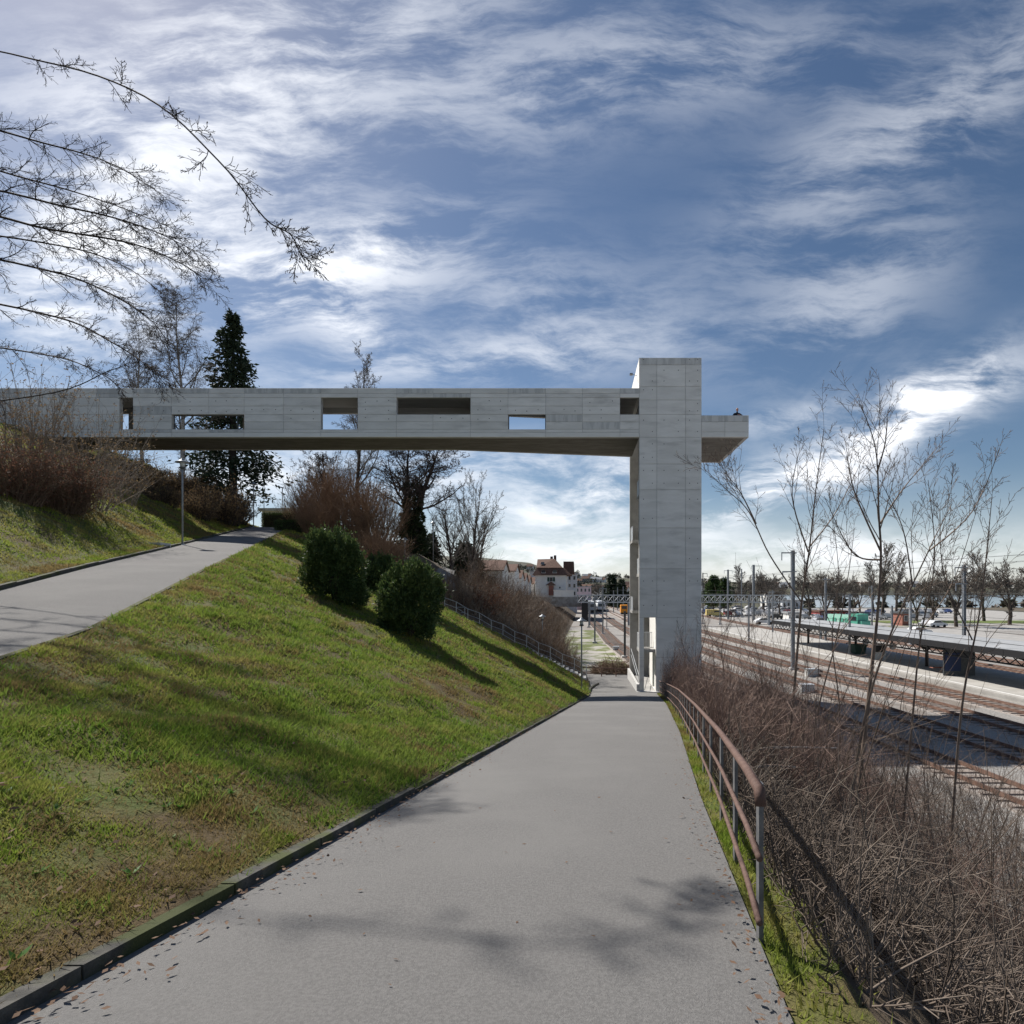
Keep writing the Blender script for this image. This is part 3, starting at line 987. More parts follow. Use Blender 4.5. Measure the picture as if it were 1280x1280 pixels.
# ------------------------------------------------------------------ lamps
def lamp_mesh(hgt):
    return hgt
def park_lamp(u, d, label, hgt=4.5, base=None):
    p = on(u, d) if base is None else base
    t = thing('park_lamp', label, 'lamp', p, group='park lamps along the paths')
    MB().lathe([(0.045, -0.3), (0.045, hgt - 0.55), (0.04, hgt - 0.54)], k=10).build('post', 'steel', t, True, local=True)
    MB().lathe([(0.14, -0.05), (0.14, 0.03), (0.05, 0.05)], k=10).build('base_plate', 'galv', t, local=True)
    MB().lathe([(0.05, hgt - 0.56), (0.16, hgt - 0.50), (0.17, hgt - 0.46), (0.10, hgt - 0.44)], k=12).build('collar', 'steel_dark', t, True, local=True)
    MB().lathe([(0.10, hgt - 0.44), (0.125, hgt - 0.20)], k=12).build('lantern_glass', 'lamp_glass', t, True, local=True)
    MB().lathe([(0.33, hgt - 0.215), (0.32, hgt - 0.19), (0.14, hgt - 0.10), (0.09, hgt - 0.05), (0.07, hgt)], k=16).build('lamp_shade', 'steel', t, True, local=True)
    return t
park_lamp(228, 29.7, 'grey park lamp on the grass bank beside the upper path in front of bridge')
park_lamp(317, 57, 'grey park lamp at the far end of the upper path by the curved street lamp')
park_lamp(727, 36.4, 'grey park lamp at the foot of the lawn next to the lower path bend', 4.6)
park_lamp(678, 52, 'grey park lamp rising behind the stair railing in front of brown thicket', 4.4, base=Vector((px(678, 52), 52, pz(828, 52))))
park_lamp(506, 52, 'grey park lamp behind the right hand evergreen bush', 4.6, base=Vector((px(506, 52), 52, pz(735, 52))))
park_lamp(541.5, 62, 'grey park lamp standing on the bend of the small side path', 4.6)
p = on(330, 66)
t = thing('street_lamp', 'tall street lamp with a swan neck arm near the far end of the upper path', 'lamp', p)
zt = pz(603, 66)
arc = [(p.x, p.y, p.z - 0.2), (p.x, p.y, zt - 0.9)]
for k in range(7):
    a = math.pi * k / 6
    arc.append((p.x - 0.42 + 0.42 * math.cos(a), p.y, zt - 0.45 + 0.45 * math.sin(a)))
MB().tube(arc, 0.04, 7).build('post', 'steel', t)
MB().lathe([(0.05, 0), (0.17, -0.18), (0.16, -0.34), (0.02, -0.42)], (p.x - 0.84, p.y, zt - 0.4), 10).build('lamp_head', 'steel_dark', t)
p = on(353, 74)
t = thing('street_lamp', 'street lamp with flat angled head above the yellow shrubs', 'lamp', p)
zt = pz(608, 74)
MB().tube([(p.x, p.y, p.z - .2), (p.x, p.y, zt - 0.2)], 0.06, 7).build('post', 'galv', t)
MB().hexa([(p.x - 0.75, p.y - .12, zt - .05), (p.x + .1, p.y - .12, zt - .25), (p.x + .1, p.y + .12, zt - .25), (p.x - .75, p.y + .12, zt - .05),
           (p.x - 0.75, p.y - .12, zt + .08), (p.x + .1, p.y - .12, zt - .12), (p.x + .1, p.y + .12, zt - .12), (p.x - .75, p.y + .12, zt + .08)]).build('lamp_head', 'steel_dark', t)
p = on(311.5, 60)
t = thing('road_sign', 'round road sign seen from behind beside the far lamp', 'sign', p)
zt = pz(631, 60)
MB().tube([(p.x, p.y, p.z - .2), (p.x, p.y, zt)], 0.03, 6).build('post', 'galv', t)
sg = MB()
ring = [(p.x + 0.17 * math.cos(k * math.pi / 8), p.y - 0.05, zt + 0.17 * math.sin(k * math.pi / 8)) for k in range(16)]
sg.prism(ring, (0, 0.02, 0)).build('sign_disc', 'steel_dark', t)

# ------------------------------------------------------------------ railway yard
YZ = -8.0
def cc(y):
    ys_ = np.array([-20, 60, 85, 120, 320])
    return float(np.interp(y, ys_, [9.2, 0.0, -2.4, -4.4, -11.5]))
def track(x0, ya, yb, label, extra=lambda y: 0.0):
    t = thing('railway_track', label, 'track', (x0 + cc(ya), ya, YZ), group='tracks of the railway yard')
    ys = list(np.arange(ya, yb, 4.0)) + [yb]
    X = lambda y: x0 + cc(y) + extra(y)
    bed = MB()
    for a, b in zip(ys[:-1], ys[1:]):
        bed.hexa([(X(a) - 1.5, a, YZ - .1), (X(a) + 1.5, a, YZ - .1), (X(b) + 1.5, b, YZ - .1), (X(b) - 1.5, b, YZ - .1),
                  (X(a) - 1.35, a, YZ + .05), (X(a) + 1.35, a, YZ + .05), (X(b) + 1.35, b, YZ + .05), (X(b) - 1.35, b, YZ + .05)])
    bed.build('ballast_bed', 'ballast_rust', t)
    for s in (-0.75, 0.75):
        r = MB()
        for a, b in zip(ys[:-1], ys[1:]):
            r.hexa([(X(a) + s - .06, a, YZ + .1), (X(a) + s + .06, a, YZ + .1), (X(b) + s + .06, b, YZ + .1), (X(b) + s - .06, b, YZ + .1),
                    (X(a) + s - .04, a, YZ + .27), (X(a) + s + .04, a, YZ + .27), (X(b) + s + .04, b, YZ + .27), (X(b) + s - .04, b, YZ + .27)])
        r.build('rail', 'rail', t)
    sl = MB()
    y = ya + 0.3
    while y < min(yb, 150):
        sl.box(X(y) - 1.25, X(y) + 1.25, y, y + 0.24, YZ + 0.02, YZ + 0.11)
        y += 0.65
    o = sl.build('sleepers', 'sleeper', t)
    o['kind'] = 'stuff'
mat('ballast_rust', (0.265, 0.228, 0.202), (0.365, 0.335, 0.31), 6, 0.95, 0.8, 26)
TRK = [(7.6, 53, 300, 'rusty siding beginning just behind the lift tower', lambda y: -1.4 * (1 - min(max((y - 53) / 60, 0), 1))),
       (12.3, 8, 320, 'first through track right of the lift tower', lambda y: 0), (16.8, 8, 320, 'second through track right of the lift tower', lambda y: 0),
       (21.3, 8, 320, 'third through track right of the lift tower', lambda y: 0), (25.8, 8, 320, 'track along the near edge of the covered platform', lambda y: 0),
       (41.0, 20, 320, 'track on the far side of the covered platform', lambda y: 0), (46.2, 30, 108, 'short siding carrying the green locomotive', lambda y: 0.09 * max(y - 60, 0))]
for a in TRK:
    track(*a)
bs = thing('buffer_stop', 'small buffer stop ending the siding behind the tower', 'buffer', (6.85, 52.5, YZ))
MB().box(5.7, 8.0, 52.3, 52.6, YZ + 0.5, YZ + 0.95).build('beam', 'red_paint', bs)
for x in (6.1, 7.6):
    MB().tube([(x, 52.6, YZ), (x, 52.55, YZ + 0.8)], 0.09, 5).tube([(x, 54.2, YZ + .1), (x, 52.6, YZ + 0.75)], 0.07, 5).build('strut', 'rust', bs)

# covered platform
def sheet(name, fl, fr, ya, yb, z0, z1, m, kind='structure', step=6.0):
    mb = MB()
    ys = list(np.arange(ya, yb, step)) + [yb]
    for a, b in zip(ys[:-1], ys[1:]):
        mb.hexa([(fl(a), a, z0), (fr(a), a, z0), (fr(b), b, z0), (fl(b), b, z0), (fl(a), a, z1), (fr(a), a, z1), (fr(b), b, z1), (fl(b), b, z1)])
    o = mb.build(name, m)
    if kind:
        o['kind'] = kind
    return o
sheet('platform', lambda y: 28.2 + cc(y), lambda y: 38.4 + cc(y), 14, 112, YZ - .3, YZ + 0.38, 'paving')
sheet('platform', lambda y: 28.75 + cc(y), lambda y: 28.95 + cc(y), 14, 112, YZ + 0.3, YZ + 0.385, 'white_paint')
can = thing('platform_canopy', 'long grey platform roof on dark arched steel columns', 'canopy', (33 + cc(60), 60, YZ + 0.38))
xs_c = lambda y: 33.4 + cc(y)
zr = -4.30
ys_c = list(np.arange(16, 83, 3.0)) + [83]
for i in range(len(ys_c) - 1):
    a, b = ys_c[i], ys_c[i + 1] - 0.03
    for s in (-1, 1):
        mb = MB()
        mb.hexa([(xs_c(a), a, zr - .08), (xs_c(a) + s * 3.5, a, zr - .34), (xs_c(b) + s * 3.5, b, zr - .34), (xs_c(b), b, zr - .08),
                 (xs_c(a), a, zr), (xs_c(a) + s * 3.5, a, zr - .25), (xs_c(b) + s * 3.5, b, zr - .25), (xs_c(b), b, zr)])
        mb.build('roof_panel', 'roof_grey', can)
        MB().hexa([(xs_c(a) + s * 3.55 - .05, a, zr - .78), (xs_c(a) + s * 3.55 + .05, a, zr - .78), (xs_c(b) + s * 3.55 + .05, b, zr - .78), (xs_c(b) + s * 3.55 - .05, b, zr - .78),
                   (xs_c(a) + s * 3.55 - .05, a, zr - .26), (xs_c(a) + s * 3.55 + .05, a, zr - .26), (xs_c(b) + s * 3.55 + .05, b, zr - .26), (xs_c(b) + s * 3.55 - .05, b, zr - .26)]).build('fascia', 'black_paint', can)
    for gxo in (-3.1, 3.1):
     mb = MB()   # lattice girder
     for t in np.arange(a, b, 1.0):
        t2 = min(t + 1.0, b)
        mb.tube([(xs_c(t) + gxo, t, zr - .6), (xs_c(t2) + gxo, t2, zr - 1.35)], 0.05, 4).tube([(xs_c(t) + gxo, t, zr - 1.35), (xs_c(t2) + gxo, t2, zr - .6)], 0.05, 4)
     mb.tube([(xs_c(a) + gxo, a, zr - 1.4), (xs_c(b) + gxo, b, zr - 1.4)], 0.07, 5)
     mb.build('girder', 'black_paint', can)
for y in (22, 33, 44.5, 56, 68, 79.5):
    x = xs_c(y)
    mb = MB()
    mb.tube([(x, y, YZ + .38), (x, y, zr - .2)], [0.17, 0.13], 8)
    for s in (-1, 1):
        mb.tube([(x, y, -6.1), (x, y + s * 0.5, -5.6), (x, y + s * 1.6, zr - 1.15)], 0.08, 5)
        mb.tube([(x, y, -6.0), (x + s * 0.8, y, -5.5), (x + s * 3.1, y, zr - .45)], 0.08, 5)
    mb.build('column', 'black_paint', can)
# platform clutter
p = Vector((xs_c(68) - 0.2, 67.0, YZ + 0.38))
t = thing('planter', 'green square planter at the foot of a platform column', 'planter', p)
MB().hexa([(p.x - .55, p.y - .55, p.z), (p.x + .55, p.y - .55, p.z), (p.x + .55, p.y + .55, p.z), (p.x - .55, p.y + .55, p.z),
           (p.x - .7, p.y - .7, p.z + 1.0), (p.x + .7, p.y - .7, p.z + 1.0), (p.x + .7, p.y + .7, p.z + 1.0), (p.x - .7, p.y + .7, p.z + 1.0)]).build('tub', 'shutter', t)
MB().box(p.x - .78, p.x + .78, p.y - .78, p.y + .78, p.z + .98, p.z + 1.08).build('rim', 'green_dark' if 'green_dark' in MATS else 'shutter', t)
t = thing('ticket_cabinet', 'grey ticket cabinet standing on the covered platform', 'cabinet', (32.0, 61.5, YZ + .38))
MB().box(31.4, 32.6, 61.2, 61.8, YZ + .38, YZ + 2.1).build('body', 'galv', t)
MB().box(31.5, 32.5, 61.16, 61.198, YZ + 1.2, YZ + 1.9).build('screen', 'black_paint', t)
t = thing('waiting_shelter', 'dark blue glazed shelter under the right end of the platform roof', 'shelter', (33.4, 50.5, YZ + .38))
MB().box(31.7, 34.4, 50, 50.08, YZ + .38, YZ + 2.6).box(34.4, 34.48, 50, 53.5, YZ + .38, YZ + 2.6).box(31.7, 34.5, 49.95, 53.5, YZ + 2.6, YZ + 2.72).build('frame', 'steel_dark', t)
MB().box(31.8, 33.2, 49.94, 49.99, YZ + .8, YZ + 2.4).build('poster', 'blue_paint', t)
MB().box(32.0, 34.2, 52.0, 52.5, YZ + .75, YZ + .82).build('bench', 'brick_red', t)
for i, (x, y) in enumerate(((32.6, 65.5), (33.0, 60.5))):
    t = thing('platform_clock', ['round platform clock hanging under the roof near the planter', 'round platform clock hanging under the roof near the ticket cabinet'][i], 'clock', (x, y, -6.2))
    ring = [(x + 0.36 * math.cos(k * math.pi / 8), y, -6.1 + 0.36 * math.sin(k * math.pi / 8)) for k in range(16)]
    MB().prism(ring, (0, 0.12, 0)).build('case', 'steel_dark', t)
    ring = [(x + 0.31 * math.cos(k * math.pi / 8), y - 0.012, -6.1 + 0.31 * math.sin(k * math.pi / 8)) for k in range(16)]
    MB().prism(ring, (0, 0.01, 0)).build('dial', 'galv', t)
    MB().tube([(x, y + .06, -5.75), (x, y + .06, zr - 1.0)], 0.03, 5).build('hanger', 'steel_dark', t)

# masts of the overhead line
def mast(u, d, vt, label, arms=(), lat=False, m='steel', w=0.17):
    x = px(u, d)
    zt = pz(vt, d)
    t = thing('catenary_mast', label, 'mast', (x, d, YZ), group='masts of the overhead line')
    MB().box(x - .35, x + .35, d - .35, d + .35, YZ - .1, YZ + .25).build('footing', 'concrete_raw', t)
    MB().box(x - w, x + w, d - .035, d + .035, YZ + .25, zt).box(x - w, x - w + .04, d - w, d + w, YZ + .25, zt - .004).box(x + w - .04, x + w, d - w, d + w, YZ + .25, zt - .004).build('pole', m, t)
    for (dz, l0, l1) in arms:
        ar = MB()
        ar.box(x + l0, x + l1, d - w - .08, d - w - .002, zt - dz - .06, zt - dz + .06)
        for q in (l0, l1):
            if abs(q) > 0.5:
                ar.tube([(x + q * .96, d - w - .04, zt - dz), (x + q * .96, d - w - .04, zt - dz - .75)], 0.05, 5)
        ar.build('arm', m, t)
mast(991, 56, 688, 'tall grey mast right of the tower between the bare saplings', ((0.25, -1.2, 0.3), (2.1, -1.1, 0.3)), w=0.16)
mast(781, 66, 764, 'short dark mast just left of the lift tower', (), m='steel_dark', w=0.12)
mast(743.5, 84, 745, 'slim mast left of the tower beside the gravel', (), w=0.12)
mast(753.5, 100, 733, 'slim tall mast standing among the tracks left of the tower', ((0.4, -.6, .6),), w=0.12)
mast(736, 118, 752, 'slim mast next to the tunnel mouth', (), w=0.12)
mast(758.5, 112, 752, 'thin mast right of the tunnel mouth', (), w=0.08)
mast(910, 150, 712, 'mast with two cross arms right of the tower above the gantry', ((0.3, -1.1, 1.1), (2.2, -1.4, 1.4)), w=0.2)
mast(942, 140, 706, 'mast with a single cross arm above the gantry', ((0.3, -.6, 2.0),), w=0.25)
mast(927, 158, 711, 'plain thin mast between the two armed masts', (), w=0.13)
mast(878.6, 130, 716, 'dark thin mast right at the edge of the tower', ((0.2, -.1, 1.0),), w=0.1, m='steel_dark')
mast(900, 128, 744, 'short plain mast standing under the gantry', (), w=0.11)
mast(1032, 84, 722, 'grey mast left of the green locomotive', ((0.3, -.5, .5),), w=0.13)
mast(1026, 88, 776, 'low signal post in front of the green locomotive', (), w=0.12)
mast(1115, 96, 757, 'blue grey mast behind the platform roof', (), w=0.13)
mast(1138, 80, 752, 'weathered mast piercing the platform roof line', ((.4, -.1, .1),), w=0.14, m='galv')
mast(767, 190, 738, 'far mast left of the tower in the first gap', (), w=0.15)
mast(772, 210, 734, 'far mast left of the tower before the dark conifers', (), w=0.15)
mast(779, 230, 733, 'far mast left of the tower beside the white houses', (), w=0.15)

mast(936, 84, 744, 'plain mast between the tracks right of the tower', (), w=0.1)
mast(966, 100, 738, 'mast with short arm just left of the tall mast', ((0.3, -.7, .3),), w=0.1)
mast(1062, 66, 742, 'slim mast on the platform left of the planter', ((0.3, -.9, .2),), w=0.1)
mast(1090, 120, 732, 'slim mast behind the green locomotive', ((0.3, -.8, .2),), w=0.12)
mast(1205, 60, 706, 'tall mast past the right end of the platform roof', ((0.3, -1.1, .3), (2.0, -1., .2)), w=0.14)
# gantry across the whole yard
gy = 124.0
gx0, gx1 = px(722, gy), px(984, gy)
gan = thing('signal_gantry', 'long grey lattice gantry spanning all the tracks', 'gantry', ((gx0 + gx1) / 2, gy, YZ))
zt, zb = pz(744, gy), pz(753, gy)
ch = MB()
for yy in (gy, gy + 0.9):
    for z in (zt, zb):
        ch.box(gx0, gx1, yy, yy + 0.14, z - 0.1, z + 0.1)
ch.build('chord', 'galv', gan)
lt = MB()
x = gx0
while x < gx1 - 1.2:
    lt.tube([(x, gy + .07, zb), (x, gy + .07, zt)], 0.07, 4).tube([(x, gy + .07, zb), (x + 1.3, gy + .07, zt)], 0.06, 4).tube([(x, gy + .97, zt), (x + 1.3, gy + .97, zb)], 0.06, 4)
    x += 1.3
lt.build('lattice', 'galv', gan)
for u in (737, 786, 962):
    x = px(u, gy)
    MB().box(x - .2, x + .2, gy + .3, gy + .7, YZ - .1, zb - .1).build('post', 'steel', gan)

# overhead wires
for i, (x0, z) in enumerate(((12.3, -2.4), (16.8, -2.4), (25.8, -2.2), (41, -2.2), (16.0, 1.3), (26.0, 1.6), (21.3, -2.3), (14.5, -.6), (23.5, -.5), (33, 2.0))):
    w = MB()
    pts = [(x0 + cc(y), y, z + 0.25 * abs(math.sin(y * math.pi / 55))) for y in np.arange(10, 250, 6)]
    w.tube(pts, 0.012, 3, cap=False)
    tag(w.build('overhead_wire', 'steel_dark'), 'thin overhead wire strung above the tracks right of the tower', 'wire', 'overhead wires')

# ground sheet of the car park and the station road
sheet('parking_lot', lambda y: 44.0 + cc(y), lambda y: 150.0, 108, 232, YZ - .3, YZ + .03, 'parking', step=20)
sheet('station_road', lambda y: 50.5 + cc(y), lambda y: 75.0, 20, 108, YZ - .3, YZ + .028, 'parking', step=20)
sheet('park_lawn', lambda y: 70.0, lambda y: 130.0, 131, 143, YZ - .2, YZ + .05, 'park_lawn', step=20)
for i, (xa, xb, ya, yb) in enumerate(((46, 62, 116, 117.4), (64, 73, 118, 122))):
    tag(sheet('grass_verge', lambda y: xa, lambda y: xb, ya, yb, YZ, YZ + .12, 'yard_grass', kind='structure', step=10))

# ------------------------------------------------------------------ vehicles
def make_car(m):
    t = thing('parked_car', 'x', 'car')
    prof = [(-2.1, .35), (-2.15, .75), (-1.95, .95), (-1.5, 1.0), (-1.05, 1.42), (0.35, 1.45), (1.0, 1.0), (1.85, .88), (2.1, .7), (2.12, .35)]
    b = MB()
    b.prism([(x, -.84, z) for x, z in prof[::-1]], (0, 1.68, 0))
    b.build('body', m, t)
    g = MB()
    gp = [(-1.30, 1.0), (-0.98, 1.36), (0.30, 1.39), (0.86, 1.0)]
    g.prism([(x, -.852, z) for x, z in gp[::-1]], (0, 1.704, 0))
    g.build('side_window', 'window_glass', t)
    ws = MB()
    ws.hexa([(0.40, -.7, 1.40), (0.95, -.76, 1.04), (0.95, .76, 1.04), (0.40, .7, 1.40), (0.43, -.7, 1.42), (0.98, -.76, 1.06), (0.98, .76, 1.06), (0.43, .7, 1.42)])
    ws.build('windscreen', 'window_glass', t)
    for x in (-1.3, 1.3):
        for s in (-1, 1):
            w = MB()
            ring = [(x + .31 * math.cos(k * math.pi / 6), s * .72, .31 + .31 * math.sin(k * math.pi / 6)) for k in range(12)]
            w.prism(ring, (0, s * .15, 0))
            w.build('wheel', 'tyre', t)
    return t
protos = {}
rng = random.Random(21)
def place_car(ci, x, y, rz, label, grp, z=YZ + .03):
    key = ci
    if key not in protos:
        protos[key] = make_car('car_%d' % ci)
        c = protos[key]
    else:
        c = copy_tree(protos[key])
    c.location = (x, y, z)
    c.rotation_euler = (0, 0, rz)
    tag(c, label, 'car', grp)
    return c
place_car(3, px(955, 128), 128, 0.05, 'white car parked alone nearest to the gantry post', 'cars in the car park')
place_car(0, px(986, 124), 124, 3.1, 'silver car parked just right of the gantry post', 'cars in the car park')
place_car(1, px(969, 150), 150, 0.3, 'black car parked behind the silver one, right of the gantry post', 'cars in the car park')
rows_c = [(168, 884, 990, 1), (182, 880, 985, 1), (200, 882, 990, 1), (224, 884, 1000, 1)]
for (d, ua, ub, s) in rows_c:
    x = px(ua, d) + rng.uniform(0, 1)
    while x < px(ub, d):
        if rng.random() < 0.8 and x > 45 + cc(d):
            ci = rng.choice([0, 1, 2, 3, 3, 4, 6, 2, 5])
            place_car(ci, x, d + rng.uniform(-.4, .4), R(90 + rng.uniform(-4, 4)) if d < 190 else R(rng.choice([8, 188])), '%s car in the crowded car park beyond the tracks' % CAR_COL[ci], '%s cars crowded in the car park' % CAR_COL[ci])
        x += 2.9 if d < 190 else 5.4
for (d, ua, ub) in ((118, 1006, 1030), (148, 1004, 1175), (162, 1000, 1180), (186, 1005, 1190)):
    x = px(ua, d)
    while x < px(ub, d):
        if rng.random() < 0.72:
            ci = rng.choice([0, 1, 2, 3, 4, 6, 2, 6])
            place_car(ci, x, d + rng.uniform(-.4, .4), R(90 + rng.uniform(-4, 4)), '%s car parked in the rows near the lake shore' % CAR_COL[ci], '%s cars near the lake shore' % CAR_COL[ci])
        x += 3.1
for i, (u, d, ci) in enumerate(((1148, 98, 3), (1162, 120, 2), (1170, 118, 0), (1024, 128, 2))):
    place_car(ci, px(u, d), d, 0.2, ['white car parked just behind the platform roof', 'grey car parked by the lakeside lawn at the right edge', 'silver car at the far right beside the lakeside lawn', 'dark grey car parked left of the red kiosk'][i], 'cars in the car park')
t = thing('yellow_van', 'pale yellow van parked next to the tower edge in the car park', 'van', (px(891, 165), 163, YZ + .03))
x, y, z = t.location
MB().prism([(x - 2.4, y - .9, z + .4), (x + 2.4, y - .9, z + .4), (x + 2.4, y - .9, z + 1.1), (x + 1.7, y - .9, z + 1.3), (x + 1.1, y - .9, z + 2.0), (x - 2.4, y - .9, z + 2.05)], (0, 1.8, 0)).build('body', 'yellow_paint', t)
MB().box(x - .3, x + 1.2, y - .915, y - .902, z + 1.3, z + 1.8).build('side_window', 'window_glass', t)
for q in (-1.5, 1.5):
    ring = [(x + q + .34 * math.cos(k * math.pi / 6), y - .95, z + .34 + .34 * math.sin(k * math.pi / 6)) for k in range(12)]
    MB().prism(ring, (0, .2, 0)).build('wheel', 'tyre', t)

# green locomotive on the short siding
ly0, ly1 = 100.0, 106.5
lx = lambda y: 46.2 + cc(y) + 0.09 * (y - 60)
loc = thing('diesel_locomotive', 'two tone green shunting locomotive standing beyond the platform roof', 'locomotive', (lx(103), 103, YZ + .27), 0)
ang = math.atan2(1.0, -0.42)
L0 = Vector((px(1037, 108), 108, YZ + .27))
L1 = Vector((px(1084, 100), 100, YZ + .27))
ud_ = (L1 - L0).normalized()
ln_ = (L1 - L0).length
sd = Vector((-ud_.y, ud_.x, 0))
def lbox(s0, s1, w0, w1, z0, z1, mb, taper=0.0):
    P = []
    for z, tp in ((z0, 0), (z1, taper)):
        for s, w in ((s0 + tp, w0 + tp), (s1 - tp, w0 + tp), (s1 - tp, w1 - tp), (s0 + tp, w1 - tp)):
            q = L0 + ud_ * s + sd * w
            P.append((q.x, q.y, L0.z + z))
    mb.hexa(P)
    return mb
lbox(0.1, ln_ - 0.1, -1.3, 1.3, 0.75, 1.0, MB()).build('frame', 'steel_dark', loc)
lbox(0.4, ln_ * .66, -1.1, 1.1, 1.0, 3.0, MB(), .12).build('hood', 'pale_green_paint', loc)
lbox(ln_ * .66 + .02, ln_ * .90, -1.35, 1.35, 1.0, 3.25, MB(), .08).build('cab', 'green_paint', loc)
lbox(ln_ * .90 + .02, ln_ - .2, -1.1, 1.1, 1.0, 2.1, MB(), .05).build('hood', 'green_paint', loc)
lbox(ln_ * .69, ln_ * .86, -1.37, -1.30, 2.1, 2.8, MB()).build('cab_window', 'window_glass', loc)
for s in (ln_ * .2, ln_ * .4, ln_ * .55):
    lbox(s, s + .9, -1.13, -1.08, 1.4, 2.4, MB()).build('grille', 'green_paint', loc)
for s in (1.2, 2.6, ln_ - 2.6, ln_ - 1.2):
    q = L0 + ud_ * s - sd * 0.75
    ring = [q + ud_ * (.45 * math.cos(k * math.pi / 6)) + Vector((0, 0, .45 + .45 * math.sin(k * math.pi / 6))) for k in range(12)]
    MB().prism(ring, -sd * 0.12).build('wheel', 'black_paint', loc)
# trains at the tunnel mouth
def train(u, d, ln, m, label, w=2.8, hgt=3.4, rz=0.0):
    x = px(u, d)
    t = thing('train', label, 'train', (x, d, YZ + .27))
    b = MB()
    b.prism([(x - w / 2, d, YZ + .9), (x + w / 2, d, YZ + .9), (x + w / 2, d, YZ + 2.6), (x + w / 2 - .35, d + .3, YZ + hgt + .3), (x - w / 2 + .35, d + .3, YZ + hgt + .3), (x - w / 2, d, YZ + 2.6)], (-0.045 * ln, ln, 0))
    b.build('body', m, t)
    MB().box(x - w / 2 + .1, x + w / 2 - .1, d - .1, d + 4, YZ + .35, YZ + .89).build('bogie', 'black_paint', t)
    MB().hexa([(x - 1.1, d - .03, YZ + 1.9), (x + 1.1, d - .03, YZ + 1.9), (x + 1.1, d + .05, YZ + 1.9), (x - 1.1, d + .05, YZ + 1.9),
               (x - .95, d + .05, YZ + 2.9), (x + .95, d + .05, YZ + 2.9), (x + .95, d + .15, YZ + 2.9), (x - .95, d + .15, YZ + 2.9)]).build('windscreen', 'window_glass', t)
    MB().box(x + w / 2 - .01, x + w / 2 + .02, d + 1, d + 1 + min(ln - 2, 8), YZ + 1.9, YZ + 2.6).build('side_window', 'window_glass', t)
train(740, 190, 30, 'galv', 'grey train front leaving the tunnel mouth')
train(752, 196, 24, 'train_white', 'white train with dark windscreen right of the tunnel mouth')
t = thing('track_machine', 'small orange track machine standing in the yard left of the tower', 'machine', (px(781, 172), 172, YZ + .2))
x, y, z = t.location
MB().box(x - 1.2, x + .9, y, y + 3.5, z + .6, z + 2.9).build('cab', 'orange_paint', t)
MB().box(x + .9, x + 2.0, y + .2, y + 3, z + .6, z + 1.6).build('hood', 'orange_paint', t)
MB().box(x - .9, x + .6, y - .02, y - .003, z + 1.7, z + 2.6).build('window', 'window_glass', t)
MB().box(x - 1.1, x + 1.9, y + .3, y + 3.2, z + 0.06, z + .59).build('chassis', 'black_paint', t)
# small yard fittings
for i, (u, d, s) in enumerate(((1015, 52, .55), (1008, 44, .5), (770, 74, .4))):
    x = px(u, d)
    t = thing('cable_box', ['grey cable box between the tracks below the tall mast', 'grey concrete cable box beside the nearest track', 'low cable box on the gravel left of the tower'][i], 'box', (x, d, YZ))
    MB().box(x - s, x + s, d - s * .6, d + s * .6, YZ - .05, YZ + s * 1.2).build('case', 'concrete_raw', t)
    MB().box(x - s * 1.06, x + s * 1.06, d - s * .66, d + s * .66, YZ + s * 1.2, YZ + s * 1.2 + .06).build('lid', 'galv', t)
# ------------------------------------------------------------------ buildings
def windows(t, rects, y, parent=None, m='window_glass', fr='white_paint', shutters=False):
    """windows in a wall that faces the camera at distance y: frame, pane, sill as sub-parts"""
    for (x0, x1, z0, z1) in rects:
        w = MB().box(x0 - .08, x1 + .08, y - .06, y - .005, z0 - .08, z1 + .08).build('window', fr, t)
        MB().box(x0, x1, y - .08, y - .062, z0, z1).build('pane', m, w)
        if shutters:
            MB().box(x0 - .62, x0 - .1, y - .09, y - .01, z0 - .05, z1 + .05).build('shutter', 'shutter', w)
            MB().box(x1 + .1, x1 + .62, y - .09, y - .01, z0 - .05, z1 + .05).build('shutter', 'shutter', w)

# the big house above the retaining wall
d = 150.0
X = lambda u: px(u, d)
Z = lambda v: pz(v, d)
hx0, hx1 = X(669), X(707.5)
hz0, he, hm, ht = Z(752), Z(719), Z(709.5), Z(697.5)
dep = 13.0
house = thing('villa', 'white villa with brown mansard roof and green shutters above the stone wall', 'house', ((hx0 + hx1) / 2, d, hz0))
MB().box(hx0, hx1, d, d + dep, hz0 - 1, he).build('wall', 'plaster', house)
rf = MB()
o1, o2 = 0.75, 0.5
rf.hexa([(hx0 - o1, d - o1, he + .002), (hx1 + o1 + .8, d - o1, he + .002), (hx1 + o1 + .8, d + dep + o1, he + .002), (hx0 - o1, d + dep + o1, he + .002),
         (hx0 + o2, d + o2 + .3, hm), (hx1 - o2, d + o2 + .3, hm), (hx1 - o2, d + dep - o2, hm), (hx0 + o2, d + dep - o2, hm)])
ro = rf.build('mansard_roof', 'rooftile', house)
r2 = MB()
xm_ = hx0 + (hx1 - hx0) * .42
A = [(hx0 + .3, d + .5, hm + .002), (hx1 - .9, d + .5, hm + .002), (hx1 - .9, d + dep - .5, hm + .002), (hx0 + .3, d + dep - .5, hm + .002)]
ra, rb_ = (hx0 + .1, d + 6.2, ht), (hx0 + 4.4, d + 4.4, ht + .05)
n = len(r2.v)
r2.v += A + [(hx0 + .1, d + 6.5, ht), (hx0 + 4.9, d + 4.8, ht + .05), (hx0 + 4.9, d + dep - 4, ht + .05)]
r2.f += [(0, 1, 5), (0, 5, 4), (1, 2, 6, 5), (2, 3, 4, 6), (3, 0, 4), (4, 5, 6), (3, 2, 1, 0)]
r2.build('hip_roof', 'rooftile', house)
